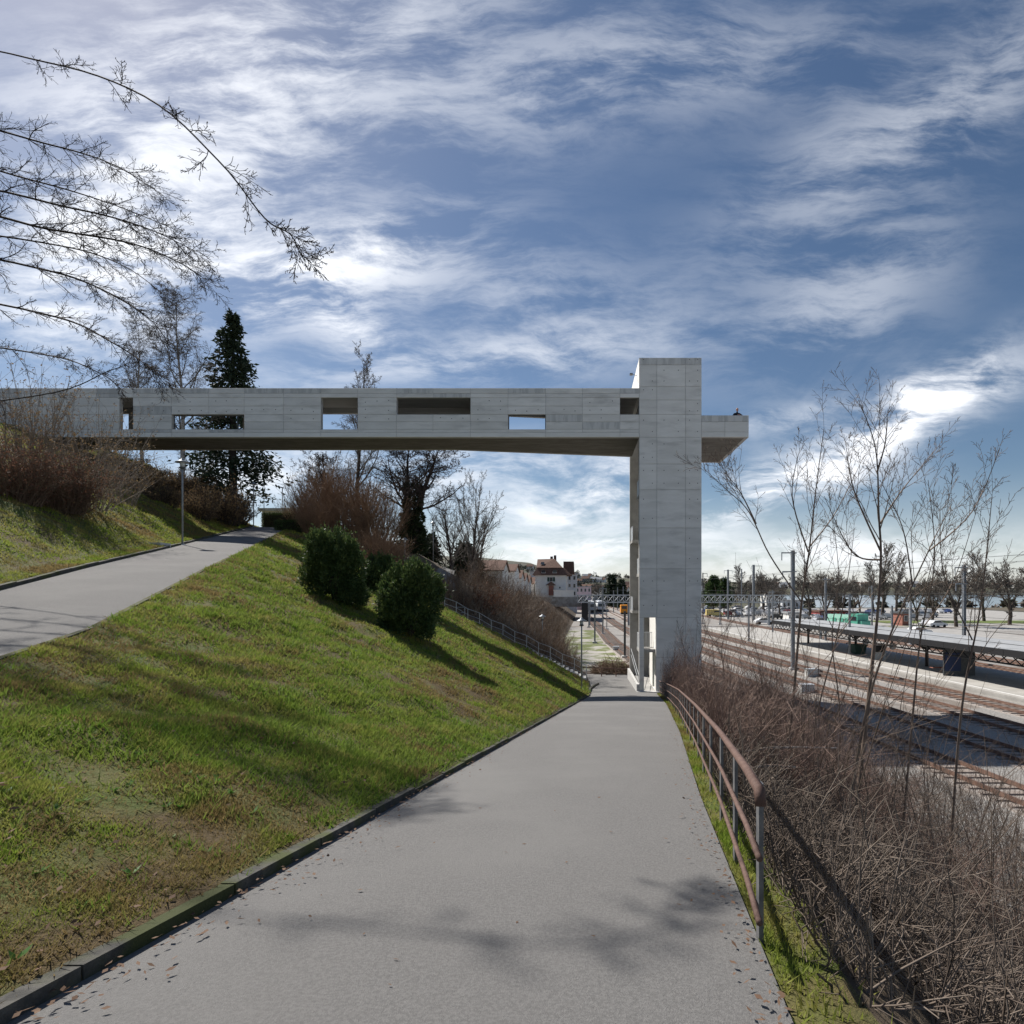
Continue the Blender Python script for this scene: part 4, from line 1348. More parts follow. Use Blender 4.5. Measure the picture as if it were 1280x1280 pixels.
MB().prism([(X(703), d + 7, he + .5), (X(717.5), d + 7, he + .5), (X(717), d + 7, Z(712)), (X(716.5), d + 8, Z(700)), (X(703), d + 8, Z(700))], (0, 8, 0)).build('rear_gable', 'rooftile', house)
for u, v0, v1 in ((692.5, 692.5, 702), (688, 694, 699)):
    MB().box(X(u) - .35, X(u) + .35, d + 5.5, d + 6.3, Z(v1), Z(v0)).build('chimney', 'rust', house)
for u in (679.5, 693.5):
    dm = MB().box(X(u) - .75, X(u) + .75, d - .35, d + 1.6, Z(716.5), Z(711.8)).build('dormer', 'rooftile', house)
    MB().box(X(u) - .5, X(u) + .5, d - .40, d - .352, Z(716), Z(712.6)).build('window', 'window_glass', house)
    MB().box(X(u) - .56, X(u) + .56, d - .38, d - .351, Z(716.4), Z(714.6)).build('window_sill', 'white_paint', house)
MB().hexa([(X(675), d + 1.6, Z(705.4)), (X(680), d + 1.6, Z(705.4)), (X(680), d + 1.75, Z(705.4)), (X(675), d + 1.75, Z(705.4)),
           (X(675.5), d + 2.5, Z(702.0)), (X(679.5), d + 2.5, Z(702.0)), (X(679.5), d + 2.65, Z(702.0)), (X(675.5), d + 2.65, Z(702.0))]).build('roof_light', 'window_glass', house)
windows(house, [(X(687.2), X(690.8), Z(726.6), Z(721.8))], d, shutters=True)
windows(house, [(X(699), X(700.6), Z(735.5), Z(733.5))], d)
MB().prism([(X(682), d - .6, Z(731.5)), (X(689), d - .6, Z(726.8)), (X(695), d - .6, Z(731.5))], (0, .5, 0)).build('porch_roof', 'rooftile', house)
MB().box(X(686), X(692), d - .5, d - .02, Z(744), Z(732)).build('porch', 'brick_red', house)
for k in range(3):
    MB().box(X(709.2), X(714), d + 3, d + 8, Z(742 - 7.5 * k), Z(741 - 7.5 * k)).build('balcony', 'galv', house)
tag(MB().box(X(693), X(717.5), d - 3.5, d - 3.0, Z(747.5), Z(738.2)).box(X(692.6), X(718), d - 3.6, d - 2.9, Z(738.2) + .002, Z(737.6)).build('garden_wall', 'plaster'),
    'plain white garden wall with a coping in front of the villa', 'wall')
# stone retaining wall in big coursed blocks
wall = thing('retaining_wall', 'old grey stone retaining wall below the villa', 'wall', (X(680), d - 6, Z(757)))
yw = d - 6
MB().box(px(622, yw), px(726, yw), yw + .06, yw + .5, pz(758.5, yw), pz(746.5, yw)).build('core', 'stone_wall', wall)
rng = random.Random(8)
z = pz(758, yw)
while z < pz(747.5, yw):
    hgt = rng.uniform(.55, .75)
    x = px(622, yw)
    while x < px(725, yw):
        w = rng.uniform(1.0, 2.0)
        yy = yw + rng.uniform(-.02, .04)
        MB().box(x + .02, x + w - .02, yy, yw + .058, z + .02, z + hgt - .02).build('stone', 'stone_block', wall)
        x += w
    z += hgt
tag(MB().box(px(727, 140), px(735, 140), 139, 160, YZ - .2, pz(750, 140)).build('tunnel_shade_block', 'black_paint'), 'dark mouth of the underpass at the end of the retaining wall', 'underpass')  # solid box; the shade inside the underpass is painted as black

# row of terraced houses stepping away on the left
lab = ['nearest terraced house of the row, its white gable half hidden by branches', 'second terraced house of the row from the left', 'third terraced house of the row from the left',
       'fourth terraced house of the row from the left', 'fifth terraced house of the row from the left', 'sixth and smallest terraced house of the row, next to the villa']
for i, (d_, ur, vt, ve, ul) in enumerate(((86, 628, 700, 712, 588), (100, 643.5, 705, 713, 622), (117, 650.5, 713, 722, 640), (130, 656, 716.5, 725, 644), (142, 661, 719.5, 727, 650), (156, 667, 722, 729, 655))):
    x1, x0 = px(ur, d_), px(ul, d_) - 3
    zt, ze = pz(vt, d_), pz(ve, d_)
    zb = h((x0 + x1) / 2, d_) - 1.5
    t = thing('terraced_house', lab[i], 'house', (x1 - 2, d_, zb), group='row of terraced houses')
    MB().prism([(x1, d_, zb), (x1, d_, ze), (x1, d_ + 3.5, zt - .1), (x1, d_ + 7, ze), (x1, d_ + 7, zb)][::-1], (x0 - x1, 0, 0)).build('wall', 'plaster', t)
    r = MB()
    for s, ya, yb in ((0, d_ - .35, d_ + 3.5), (1, d_ + 7.35, d_ + 3.5)):
        zl_ = ze - .22
        r.hexa([(x0 - .2, ya, zl_), (x1 + .25, ya, zl_), (x1 + .25, yb, zt), (x0 - .2, yb, zt), (x0 - .2, ya, zl_ + .16), (x1 + .25, ya, zl_ + .16), (x1 + .25, yb, zt + .16), (x0 - .2, yb, zt + .16)])
    r.build('roof', 'rooftile', t)
    if i < 2:
        windows(t, [(x1 - 1.9, x1 - 1.0, ze - 2.2, ze - 1.0), (x1 - 1.9, x1 - 1.0, ze - 4.9, ze - 3.7)], d_)

def block(name, label, u0, u1, v0, v1, d, m, dep=10, wins=(), roof=None, cat='building'):
    x0, x1, z0, z1 = px(u0, d), px(u1, d), pz(v1, d), pz(v0, d)
    t = thing(name, label, cat, ((x0 + x1) / 2, d, z0))
    MB().box(x0, x1, d, d + dep, min(z0, h((x0 + x1) / 2, d)) - 1.0, z1).build('wall', m, t)
    MB().box(x0 - .3, x1 + .3, d - .3, d + dep + .3, z1 + .002, z1 + .35).build('roof', roof or 'roof_grey', t)
    nx, nz = wins or (0, 0)
    rects = []
    for i in range(nx):
        for j in range(nz):
            wx, wz = (x1 - x0) / nx, (z1 - z0) / nz
            rects.append((x0 + wx * (i + .28), x0 + wx * (i + .72), z0 + wz * (j + .3), z0 + wz * (j + .78)))
    windows(t, rects, d)
    return t
block('grey_annex', 'dark grey flat building peeking out left of the villa roof', 662.5, 672, 714.5, 740, 178, 'plaster_grey', cat='building')
block('apartment_block', 'grey white apartment block right behind the villa', 709, 721, 718, 747, 185, 'plaster_grey', wins=(2, 3))
block('pink_house', 'pale pink flat roofed house beyond the tunnel mouth', 719.5, 739, 734, 750, 215, 'plaster_pink', wins=(4, 2))
block('low_pavilion', 'low building with a bright flat white roof at the end of the upper path', 327.5, 362, 639, 652, 70, 'plaster', dep=6, wins=(3, 1), roof='white_paint')
block('hill_house', 'white house with flat roof behind the conifers by the side path', 510, 527, 678, 705, 100, 'plaster_grey', wins=(3, 2))
block('red_kiosk', 'low red kiosk with dark roof beyond the green locomotive', 1025, 1062, 765, 771, 150, 'red_paint', dep=6, wins=(5, 1), roof='rooftile')
block('brick_hut', 'small round shouldered brick hut by the lakeside lawn', 1128, 1137, 767, 780, 122, 'brick_red', dep=4, wins=(1, 1), roof='steel_dark')
block('boathouse', 'white lakeside hall with glazed front above the gantry', 958, 977, 740, 751, 236, 'plaster', dep=8, wins=(6, 2))
block('lake_hall', 'long grey shed by the lake right of the gantry', 978, 1004, 751, 764, 228, 'plaster_grey', dep=8, wins=(5, 1))
block('white_kiosk', 'small white kiosk in the car park beside the tall mast', 986, 1000, 767, 777, 140, 'plaster', dep=4, wins=(2, 1))
block('lake_cafe', 'white low cafe at the lake shore at the right edge', 1142, 1172, 767, 773, 200, 'plaster', dep=6, wins=(6, 1))

# small houses of the far town
def make_far_house(wm, rm):
    t = thing('town_house', 'x', 'house')
    MB().prism([(-5, -4, -2), (-5, -4, 5), (-5, 0, 8.2), (-5, 4, 5), (-5, 4, -2)], (10, 0, 0)).build('wall', wm, t)
    r = MB()
    for s in (-1, 1):
        r.hexa([(-5.4, s * 4.5, 4.7), (5.4, s * 4.5, 4.7), (5.4, 0, 8.3), (-5.4, 0, 8.3), (-5.4, s * 4.5, 4.95), (5.4, s * 4.5, 4.95), (5.4, 0, 8.6), (-5.4, 0, 8.6)])
    r.build('roof', rm, t)
    for x in (-3.2, -.6, 2):
        for z in (0.8, 3.2):
            w = MB().box(x, x + 1.2, -4.06, -4.002, z, z + 1.3).build('window', 'window_glass', t)
    return t
fp = [make_far_house('plaster', 'rooftile'), make_far_house('plaster_mix', 'rooftile'), make_far_house('plaster_grey', 'roof_grey')]
used = [False] * 3
rng = random.Random(77)
spots = []
for k in range(44):
    d_ = rng.choice([330, 380, 450, 520, 620, 740, 860, 1000, 1150])
    u = rng.uniform(722, 905) if k < 34 else rng.uniform(640, 722)
    spots.append((u, d_ + rng.uniform(-25, 25)))
for k in range(26):
    spots.append((rng.uniform(960, 1270), rng.uniform(930, 1150)))
fl_ = ['white house with brown roof', 'pale house with brown roof', 'grey house with flat toned roof']
for (u, d_) in spots:
    i = rng.choice([0, 0, 1, 1, 2])
    c = fp[i] if not used[i] else copy_tree(fp[i])
    used[i] = True
    x = px(u, d_)
    c.location = (x, d_, h(x, d_))
    c.rotation_euler = (0, 0, rng.uniform(-.5, .5))
    s = rng.uniform(.8, 1.3)
    c.scale = (s, s, s)
    side = 'far lake shore' if u > 940 else 'far hillside beyond the station'
    tag(c, 'tiny %s on the %s' % (fl_[i], side), 'house', '%s, %s' % (fl_[i], side))
# ------------------------------------------------------------------ vegetation
def rvec(rng):
    return Vector((rng.gauss(0, 1), rng.gauss(0, 1), rng.gauss(0, 1)))

def grow(segs, rng, p, d, L, r, lev, prm, out=None):
    """one branch and everything it carries; segs[lev] collects (p, q, r0, r1)"""
    n = prm['n'][lev]
    step = L / n
    last = lev >= prm['max']
    start = prm['start'][lev]
    rt = r * prm['tip'][lev]
    phase = rng.uniform(0, 6.28)
    for i in range(n):
        d = (d + rvec(rng) * prm['wig'][lev] + Vector((0, 0, 1)) * prm['up'][lev]).normalized()
        q = p + d * step
        ra = r + (rt - r) * i / n
        rb = r + (rt - r) * (i + 1) / n
        segs.append((tuple(p), tuple(q), max(ra, prm['rmin']), max(rb, prm['rmin'] * .8), lev))
        f = (i + 1) / n
        if not last and f >= start:
            k = prm['kids'][lev] / (n * (1 - start) + 1e-6)
            cnt = int(k) + (1 if rng.random() < k - int(k) else 0)
            for c in range(cnt):
                phase += 2.4 + rng.uniform(-.5, .5)
                e = d.orthogonal().normalized()
                e.rotate(Matrix.Rotation(phase, 3, d))
                a = prm['ang'][lev] * rng.uniform(.75, 1.25)
                cd = d * math.cos(a) + e * math.sin(a)
                pos = p.lerp(q, rng.random())
                cl = L * prm['ratio'][lev] * (prm['prof'](f) if lev == 0 else (1.15 - .6 * f)) * rng.uniform(.7, 1.15)
                grow(segs, rng, pos, cd, cl, rb * prm['rr'][lev], lev + 1, prm)
        p = q

def guided(segs, rng, pts, r0, r1, prm, kids, L, lev=1, bend=None, start=0.15, ang=None):
    """a limb through given points, carrying side branches"""
    pts = [Vector(p) for p in pts]
    P = []
    for i in range(len(pts) - 1):              # Catmull-Rom
        a, b, c, d = pts[max(i - 1, 0)], pts[i], pts[i + 1], pts[min(i + 2, len(pts) - 1)]
        for k in range(6):
            t = k / 6
            P.append(0.5 * ((2 * b) + (c - a) * t + (2 * a - 5 * b + 4 * c - d) * t * t + (3 * b - a - 3 * c + d) * t ** 3))
    P.append(pts[-1])
    n = len(P) - 1
    ph = rng.uniform(0, 6)
    for i in range(n):
        ra, rb = r0 + (r1 - r0) * i / n, r0 + (r1 - r0) * (i + 1) / n
        segs.append((tuple(P[i]), tuple(P[i + 1]), ra, rb, lev - 1))
        f = i / n
        if f < start:
            continue
        k = kids / (n * (1 - start))
        for c in range(int(k) + (1 if rng.random() < k - int(k) else 0)):
            d = (P[i + 1] - P[i]).normalized()
            ph += 2.4
            e = d.orthogonal().normalized()
            e.rotate(Matrix.Rotation(ph, 3, d))
            a = (ang or .75) * rng.uniform(.7, 1.3)
            cd = d * math.cos(a) + e * math.sin(a)
            if bend is not None:
                cd = (cd + Vector(bend)).normalized()
            grow(segs, rng, P[i].lerp(P[i + 1], rng.random()), cd, L * (1.1 - .6 * f) * rng.uniform(.6, 1.2), rb * .5, lev, prm)

def seg_tree(t, segs, mt, mc, split=0, origin=None):
    o = Vector(origin) if origin is not None else Vector((0, 0, 0))
    def sh(s):
        return (tuple(Vector(s[0]) - o), tuple(Vector(s[1]) - o), s[2], s[3])
    tr = [sh(s) for s in segs if s[4] <= split]
    cr = [sh(s) for s in segs if s[4] > split]
    link('trunk', segs_mesh('trunk', tr), mt, t)
    if cr:
        link('crown', segs_mesh('crown', cr), mc, t)

# ---- bare deciduous trees: a few shared builds
def prm(**kw):
    p = dict(max=4, n=[12, 8, 6, 4, 3], start=[.28, .2, .15, .1, 0], kids=[20, 8, 6, 4, 0], ang=[.85, .75, .7, .6, .5], ratio=[.42, .5, .45, .5, .5], rr=[.5, .55, .6, .6, .6],
             tip=[.12, .25, .3, .4, .5], wig=[.05, .13, .16, .2, .2], up=[.03, .05, .04, .03, 0], rmin=.010, prof=lambda f: 1.2 - .75 * f)
    p.update(kw)
    return p
def build_tree(seed, H_, r, pr, fork=0):
    rng = random.Random(seed)
    segs = []
    if fork:
        p, d = Vector((0, 0, -.4)), Vector((0, 0, 1))
        hb_ = H_ * .28
        grow(segs, rng, p, d, hb_, r, 0, dict(pr, kids=[2] + pr['kids'][1:], start=[.7] + pr['start'][1:], tip=[.85] + pr['tip'][1:], up=[0.03] + pr['up'][1:]))
        top = Vector(segs[[i for i, s in enumerate(segs) if s[4] == 0][-1]][1])
        for k in range(fork):
            a = 6.28 * k / fork + rng.uniform(-.3, .3)
            grow(segs, rng, top, Vector((math.cos(a) * .38, math.sin(a) * .38, 1)).normalized(), H_ * .72, r * .62, 0, pr)
    else:
        grow(segs, rng, Vector((0, 0, -.4)), Vector((rng.uniform(-.03, .03), 0, 1)).normalized(), H_, r, 0, pr)
    return segs

def place_tree(name, label, u, d, segs=None, mt='bark', mc='bark_dark', src=None, s=1.0, rz=0.0, cat='tree', group=None, base=None, sz=None):
    p = base if base is not None else on(u, d)
    if src is None:
        t = thing(name, label, cat, p, rz, group)
        seg_tree(t, segs, mt, mc)
    else:
        t = copy_tree(src)
        t.name = name
        if 'group' in t.keys():
            del t['group']
        tag(t, label, cat, group)
        t.location = p
        t.rotation_euler = (0, 0, rz)
    t.scale = (s, s, sz or s)
    return t

def leaves_on(t, name, m, P, D, L, Wd, rng_np):
    N = unit(np.cross(D, rng_np.normal(size=D.shape)))
    V, Fc = leaf_arrays(P, D, N, L, Wd)
    return link(name, np_mesh(name, V, Fc), m, t)

# birch behind the bridge
bp = prm(max=4, n=[16, 8, 6, 5, 4], kids=[26, 9, 7, 4, 0], ang=[.7, .6, .6, .5, .5], ratio=[.40, .42, .5, .55, .5], up=[.02, .06, -.02, -.12, -.15], rmin=.011, wig=[.03, .09, .14, .16, .18], start=[.25, .25, .1, .1, 0], tip=[.1, .25, .35, .5, .6])
p = on(228, 56)
t_birch = place_tree('birch_tree', 'slender bare birch with pale trunk behind the left part of the bridge', 228, 56, build_tree(4, pz(372, 56) - p.z, .24, bp), 'bark_birch', 'bark_grey')
# tree behind the bridge with thin top
tp = prm(n=[14, 8, 6, 4, 3], kids=[20, 8, 6, 4, 0], ang=[.6, .7, .65, .6, .5], ratio=[.34, .5, .5, .5, .5], rmin=.013)
p = on(447, 62)
place_tree('bare_tree', 'tall thin bare tree whose top shows above the bridge roof', 446, 62, build_tree(11, pz(452, 62) - p.z, .27, tp), 'bark', 'bark_grey')
# big spreading tree with ivy
sp_ = prm(n=[10, 9, 7, 5, 3], kids=[13, 9, 7, 5, 0], ang=[1.0, .75, .7, .65, .5], ratio=[.62, .5, .45, .45, .5], rmin=.013, up=[.02, .05, .03, 0, 0], wig=[.06, .15, .18, .22, .2], start=[.2, .2, .15, .1, 0])
p = on(516, 57)
big = place_tree('ivy_tree', 'large dark spreading bare tree with ivy on its forked trunk, under the bridge', 516, 57, build_tree(29, pz(548, 57) - p.z, .42, sp_, fork=2), 'bark_dark', 'bark_dark')
nr_ = np.random.default_rng(3)
big.scale = (1.35, 1.35, 1.0)
n = 5200
a = nr_.uniform(0, 6.28, n); zz = nr_.uniform(0, 1, n) ** 1.2 * 7.0; rad = .42 + .55 * np.abs(np.sin(zz * 2.1 + a)) * (1 - zz / 9)
P = np.stack([np.cos(a) * rad, np.sin(a) * rad, zz], 1)
D = unit(P * [1, 1, 0] + nr_.normal(size=P.shape) * .4 + [0, 0, -.4])
leaves_on(big, 'ivy', 'ivy', P, D, nr_.uniform(.14, .3, n), nr_.uniform(.05, .11, n), nr_)
# fan shaped tree
fp_ = prm(n=[10, 9, 6, 4, 3], kids=[22, 7, 5, 3, 0], ang=[.55, .45, .5, .5, .5], ratio=[.7, .42, .42, .5, .5], rmin=.014, up=[.02, .06, .05, .03, 0], prof=lambda f: 1.25 - .8 * f, start=[.15, .2, .15, .1, 0])
p = on(590, 74)
fan = place_tree('bare_tree', 'bare tree with a broad fan of upright twigs right of the ivy tree', 590, 74, build_tree(17, (pz(592, 74) - p.z) * .82, .3, fp_), 'bark_dark', 'bark_grey')
place_tree('bare_tree', 'small bare tree between the ivy tree and the fan shaped tree', 563, 70, src=fan, s=.72, rz=2.0)
place_tree('bare_tree', 'bare tree with slanting limbs behind the brown shrubs left of the ivy tree', 410, 70, src=big, s=.95, rz=2.4)
place_tree('bare_tree', 'twiggy bare tree at the far end of the upper path behind yellow shrubs', 372, 84, src=fan, s=.85, rz=1.0)
# more stems beside the birch
place_tree('birch_tree', 'second thin birch left of the pale trunked one, above the bridge', 178, 62, src=t_birch, s=.8, rz=2.2)
place_tree('birch_tree', 'leaning thin birch between the conifer and the first birch', 252, 66, src=t_birch, s=.62, rz=4.0)

# ---- conifers
def conifer(seed, H_, Rm, n_br=150, leaf=.55, droop=-.25, fb=.04):
    rng = np.random.default_rng(seed)
    P, D, L, Wd = [], [], [], []
    segs = [((0, 0, -.3), (0, 0, H_ * .5), .022 * H_, .014 * H_, 0), ((0, 0, H_ * .5), (0, 0, H_ * .97), .014 * H_, .02, 0)]
    for i in range(n_br):
        f = fb + (1 - fb) * ((i + rng.uniform(0, 1)) / n_br) ** .9
        z = f * H_
        a = rng.uniform(0, 6.28)
        lump = .78 + .42 * math.sin(a * 3 + f * 17) * math.sin(f * 23)
        rr = Rm * (1 - f) ** .85 * min(1, (f - fb) * 6 + .72) * lump * rng.uniform(.8, 1.15) + .15
        dx, dy = math.cos(a), math.sin(a)
        segs.append(((0, 0, z), (dx * rr, dy * rr, z + droop * rr * .8), .03, .012, 1))
        m = int(18 + 42 * rr / Rm)
        t = rng.uniform(.12, 1, m) ** .75
        P.append(np.stack([dx * rr * t, dy * rr * t, z + droop * rr * t + .18 * rr * t ** 3], 1) + rng.normal(0, .10 + .05 * rr, (m, 3)))
        D.append(unit(np.stack([np.full(m, dx), np.full(m, dy), np.full(m, droop)], 1) + rng.normal(0, .75, (m, 3))))
        L.append(rng.uniform(.6, 1.2, m) * leaf)
        Wd.append(rng.uniform(.12, .24, m) * leaf)
    return segs, np.vstack(P), np.vstack(D), np.concatenate(L), np.concatenate(Wd), rng
def conifer_tree(label, u, d, seed, H_, Rm, base=None, m='conifer', name='conifer_tree', group=None, **kw):
    t = thing(name, label, 'tree', base if base is not None else on(u, d), 0, group)
    segs, P, D, L, Wd, rng = conifer(seed, H_, Rm, **kw)
    link('trunk', segs_mesh('trunk', [s[:4] for s in segs]), 'bark_dark', t)
    leaves_on(t, 'crown', m, P, D, L, Wd, rng)
    return t
p = on(291, 60)
conifer_tree('tall dark conifer rising above and below the bridge on the left', 291, 60, 5, pz(393, 60) - p.z, 6.4, n_br=300, leaf=.58, fb=.12)
cn = conifer_tree('small dark conifer behind the side path lamp', 540, 72, 6, pz(668, 72) - on(540, 72).z, 2.2, n_br=110, leaf=.5)
for (u, d, vt, lb) in ((581, 80, 680, 'small dark conifer left of the terraced houses'), (512, 66, 640, 'dark conifer with broad skirts behind the ivy tree'),
                       (765.5, 250, 719, 'tallest dark conifer in the far town left of the tower'), (777, 246, 725, 'shorter dark conifer next to the tallest one in the far town'),
                       (758, 262, 731, 'low dark conifer in the far town left of the tower')):
    t = copy_tree(cn)
    t.location = on(u, d)
    k = (pz(vt, d) - t.location.z) / (pz(668, 72) - on(540, 72).z)
    t.scale = (k * (1.3 if d < 100 else 1.0), k * (1.3 if d < 100 else 1.0), k)
    t.rotation_euler = (0, 0, u)
    tag(t, lb, 'tree')
pn = conifer_tree('round crowned green pine beside the tower above the gantry', 892, 168, 9, 11.5, 5.2, n_br=120, leaf=1.1, droop=.12, fb=.25, m='yew', name='pine_tree')
t = copy_tree(pn); t.location = on(905, 176); t.scale = (.85, .85, .95); t.rotation_euler = (0, 0, 2); tag(t, 'second green pine just right of the round one above the gantry', 'tree')

# ---- lakeside trees, three shared builds
lt1 = prm(max=3, n=[8, 7, 5, 3], kids=[16, 9, 7, 0], ang=[.8, .7, .65, .6], ratio=[.55, .5, .45, .5], rmin=.035, tip=[.15, .3, .4, .5])
lt2 = prm(max=3, n=[10, 7, 5, 3], kids=[26, 8, 6, 0], ang=[.42, .4, .45, .5], ratio=[.42, .45, .45, .5], rmin=.035, tip=[.1, .3, .4, .5])
S1 = build_tree(41, 13, .42, lt1, fork=3)
S2 = build_tree(42, 16, .40, lt2)
lake_src = [None, None]
LT = [(955, 190, 0, 1.0, 'bare tree with heavy crown right of the single armed mast'), (962, 215, 0, .95, 'bare tree behind the glazed lakeside hall'), (927, 200, 1, .95, 'columnar bare tree above the gantry'),
      (938, 210, 1, .75, 'shorter columnar bare tree above the gantry'), (975, 175, 0, .7, 'low bare tree in the car park right of the gantry'),
      (1012, 150, 0, .95, 'broad bare tree just right of the tall mast'), (1030, 130, 0, .85, 'forked bare tree left of the green locomotive'), (1048, 165, 0, .9, 'bare tree behind the red kiosk'),
      (1075, 190, 0, .8, 'bare tree by the lake behind the green locomotive'), (1103, 150, 1, 1.15, 'tall poplar like bare tree on the lake shore'), (1120, 165, 1, 1.05, 'second tall poplar like bare tree on the lake shore'),
      (1092, 175, 1, .95, 'slimmer poplar like bare tree left of the tall ones'), (1146, 140, 0, .75, 'bare tree behind the brick hut'), (1165, 130, 0, .8, 'bare tree by the lakeside lawn at the right'),
      (1195, 120, 0, .95, 'bare lakeside tree past the right end of the roof'), (1230, 140, 1, 1.0, 'columnar bare tree at the far right'), (1262, 125, 0, 1.0, 'outermost bare lakeside tree at the right'),
      (886, 215, 0, .8, 'bare tree touching the edge of the tower'), (902, 225, 0, .75, 'brownish bare tree behind the pines'), (748, 300, 0, .8, 'bare tree in the far town above the trains'), (735, 280, 0, .7, 'bare tree next to the pink house')]
for i, (u, d, k, s, lb) in enumerate(LT):
    if lake_src[k] is None:
        lake_src[k] = place_tree('lakeside_tree', lb, u, d, (S1, S2)[k], 'bark', 'bark_grey', s=s, group='bare trees along the lake')
    else:
        place_tree('lakeside_tree', lb, u, d, src=lake_src[k], s=s, rz=i * 1.7, group='bare trees along the lake')

# ---- evergreen bushes
def bush_arrays(seed, n, rx, rz, L, lumps=.16):
    rng = np.random.default_rng(seed)
    d = unit(rng.normal(size=(n, 3)))
    d[:, 2] = np.where(d[:, 2] < -.62, -d[:, 2], d[:, 2])
    th = np.arctan2(d[:, 1], d[:, 0])
    lump = 1 + lumps * (np.sin(th * 3 + 4 * d[:, 2]) * .6 + np.sin(th * 5 - 7 * d[:, 2] + 1) * .5 + np.sin(th * 9 + 9 * d[:, 2] + 2) * .35)
    r = (1 - np.abs(rng.normal(0, .20, n))) * lump
    knot = .5 + .5 * np.sin(th * 7 + 11 * d[:, 2]) * np.sin(th * 4 - 13 * d[:, 2] + .7)
    r = r * (.90 + .16 * knot)
    spike = (rng.random(n) < .10) & (knot > .55)
    r = np.where(spike, r * rng.uniform(1.04, 1.22, n), r)
    P = d * r[:, None] * [rx, rx, rz]
    D = unit(d * .9 + rng.normal(0, .55, (n, 3)) + [0, 0, .55])
    return P, D, rng.uniform(.6, 1.3, n) * L, rng.uniform(.16, .3, n) * L, rng
def bush(label, u, d, rx, rz, seed, n=26000, m='yew', L=.11, name='evergreen_bush', up=None, cat='bush', lumps=.20):
    p = on(u, d)
    t = thing(name, label, cat, p)
    P, D, Ln, Wd, rng = bush_arrays(seed, int(n * .55), rx * .86, rz * .92, L, lumps)
    lob = [(P, D, Ln, Wd)]
    for q_ in range(7):
        a_q = q_ * 2.4 + seed
        fz = [-.42, .05, .38, -.2, .55, -.45, .2][q_]
        P2_, D2_, L2_, W2_, _ = bush_arrays(seed * 11 + q_, int(n * .09), rx * .46, rz * .40, L, lumps)
        lob.append((P2_ + [math.cos(a_q) * rx * .58, math.sin(a_q) * rx * .58, fz * rz], D2_, L2_, W2_))
    P, D, Ln, Wd = (np.concatenate([l[k_] for l in lob]) for k_ in range(4))
    P = P + [0, 0, rz * (up or .82)]
    leaves_on(t, 'crown', m, P, D, Ln, Wd, rng)
    rr_ = np.linalg.norm((P - [0, 0, rz * (up or .82)]) / [rx, rx, rz], axis=1)
    tips = P[(rr_ > .86) & (rng.random(len(P)) < .45)]
    if len(tips):
        Dt = unit(unit(tips) * .6 + rng.normal(0, .5, tips.shape) + [0, 0, .7])
        leaves_on(t, 'young_shoots', 'yew_light', tips, Dt, rng.uniform(.7, 1.6, len(tips)) * L, rng.uniform(.12, .22, len(tips)) * L, rng)
    segs = []
    r2 = random.Random(seed)
    for k in range(9):
        q = Vector((r2.uniform(-.5, .5) * rx, r2.uniform(-.5, .5) * rx, rz * r2.uniform(.9, 1.5)))
        segs.append(((0, 0, -.2), tuple(q * .5 + Vector((0, 0, .1))), .05, .035))
        segs.append((tuple(q * .5 + Vector((0, 0, .1))), tuple(q), .035, .015))
    link('stems', segs_mesh('stems', segs), 'bark_dark', t)
    return t
bush('larger rounded evergreen bush on the lawn, the left one of the pair', 418, 22.6, 1.20, 1.80, 1, up=.58, n=30000)
bush('rounded evergreen bush lower on the lawn, the right one of the pair', 513, 20.6, 1.15, 1.70, 2, up=.57, n=30000)
bush('small evergreen bush half hidden behind the two rounded ones', 472, 33, .95, 1.45, 3, up=.58, n=9000, L=.14)

# ---- clipped hedges
def hedge(label, x0, x1, y0, y1, z0, z1, seed, n, m='hedge', L=.12):
    t = thing('clipped_hedge', label, 'hedge', ((x0 + x1) / 2, (y0 + y1) / 2, z0))
    rng = np.random.default_rng(seed)
    c = np.array([(x0 + x1) / 2, (y0 + y1) / 2, z0])
    q = rng.uniform(-1, 1, (n, 3))
    ax = rng.choice(3, n, p=[.25, .4, .35])
    q[np.arange(n), ax] = np.sign(q[np.arange(n), ax]) * rng.uniform(.82, 1.03, n)
    P = q * [(x1 - x0) / 2, (y1 - y0) / 2, (z1 - z0) / 2] + [0, 0, (z1 - z0) / 2] + rng.normal(0, .03, (n, 3))
    D = unit(q + rng.normal(0, .8, (n, 3)))
    leaves_on(t, 'foliage', m, P, D, rng.uniform(.6, 1.3, n) * L, rng.uniform(.2, .35, n) * L, rng)
    MB().box(x0 + .15, x1 - .15, y0 + .15, y1 - .15, z0, z1 - .15).build('core', 'bark_dark', t)
d_ = 52
zt = pz(650.5, d_)
hedge('dark green clipped hedge at the right end of the upper path', px(343, d_), px(380, d_), d_, d_ + 1.4, pz(668, d_) - .3, zt, 4, 9000, 'yew')
d_ = 64
hedge('long olive clipped hedge in front of the low white roofed pavilion', px(327, d_), px(364, d_), d_, d_ + 1.2, pz(654, d_) - .5, pz(641.5, d_), 5, 7000)
d_ = 110
hedge('low dark hedge along the car park right of the tall mast', px(996, 122), px(1034, 122), 122, 123.5, YZ, YZ + 1.0, 6, 3000, 'yew', .3)

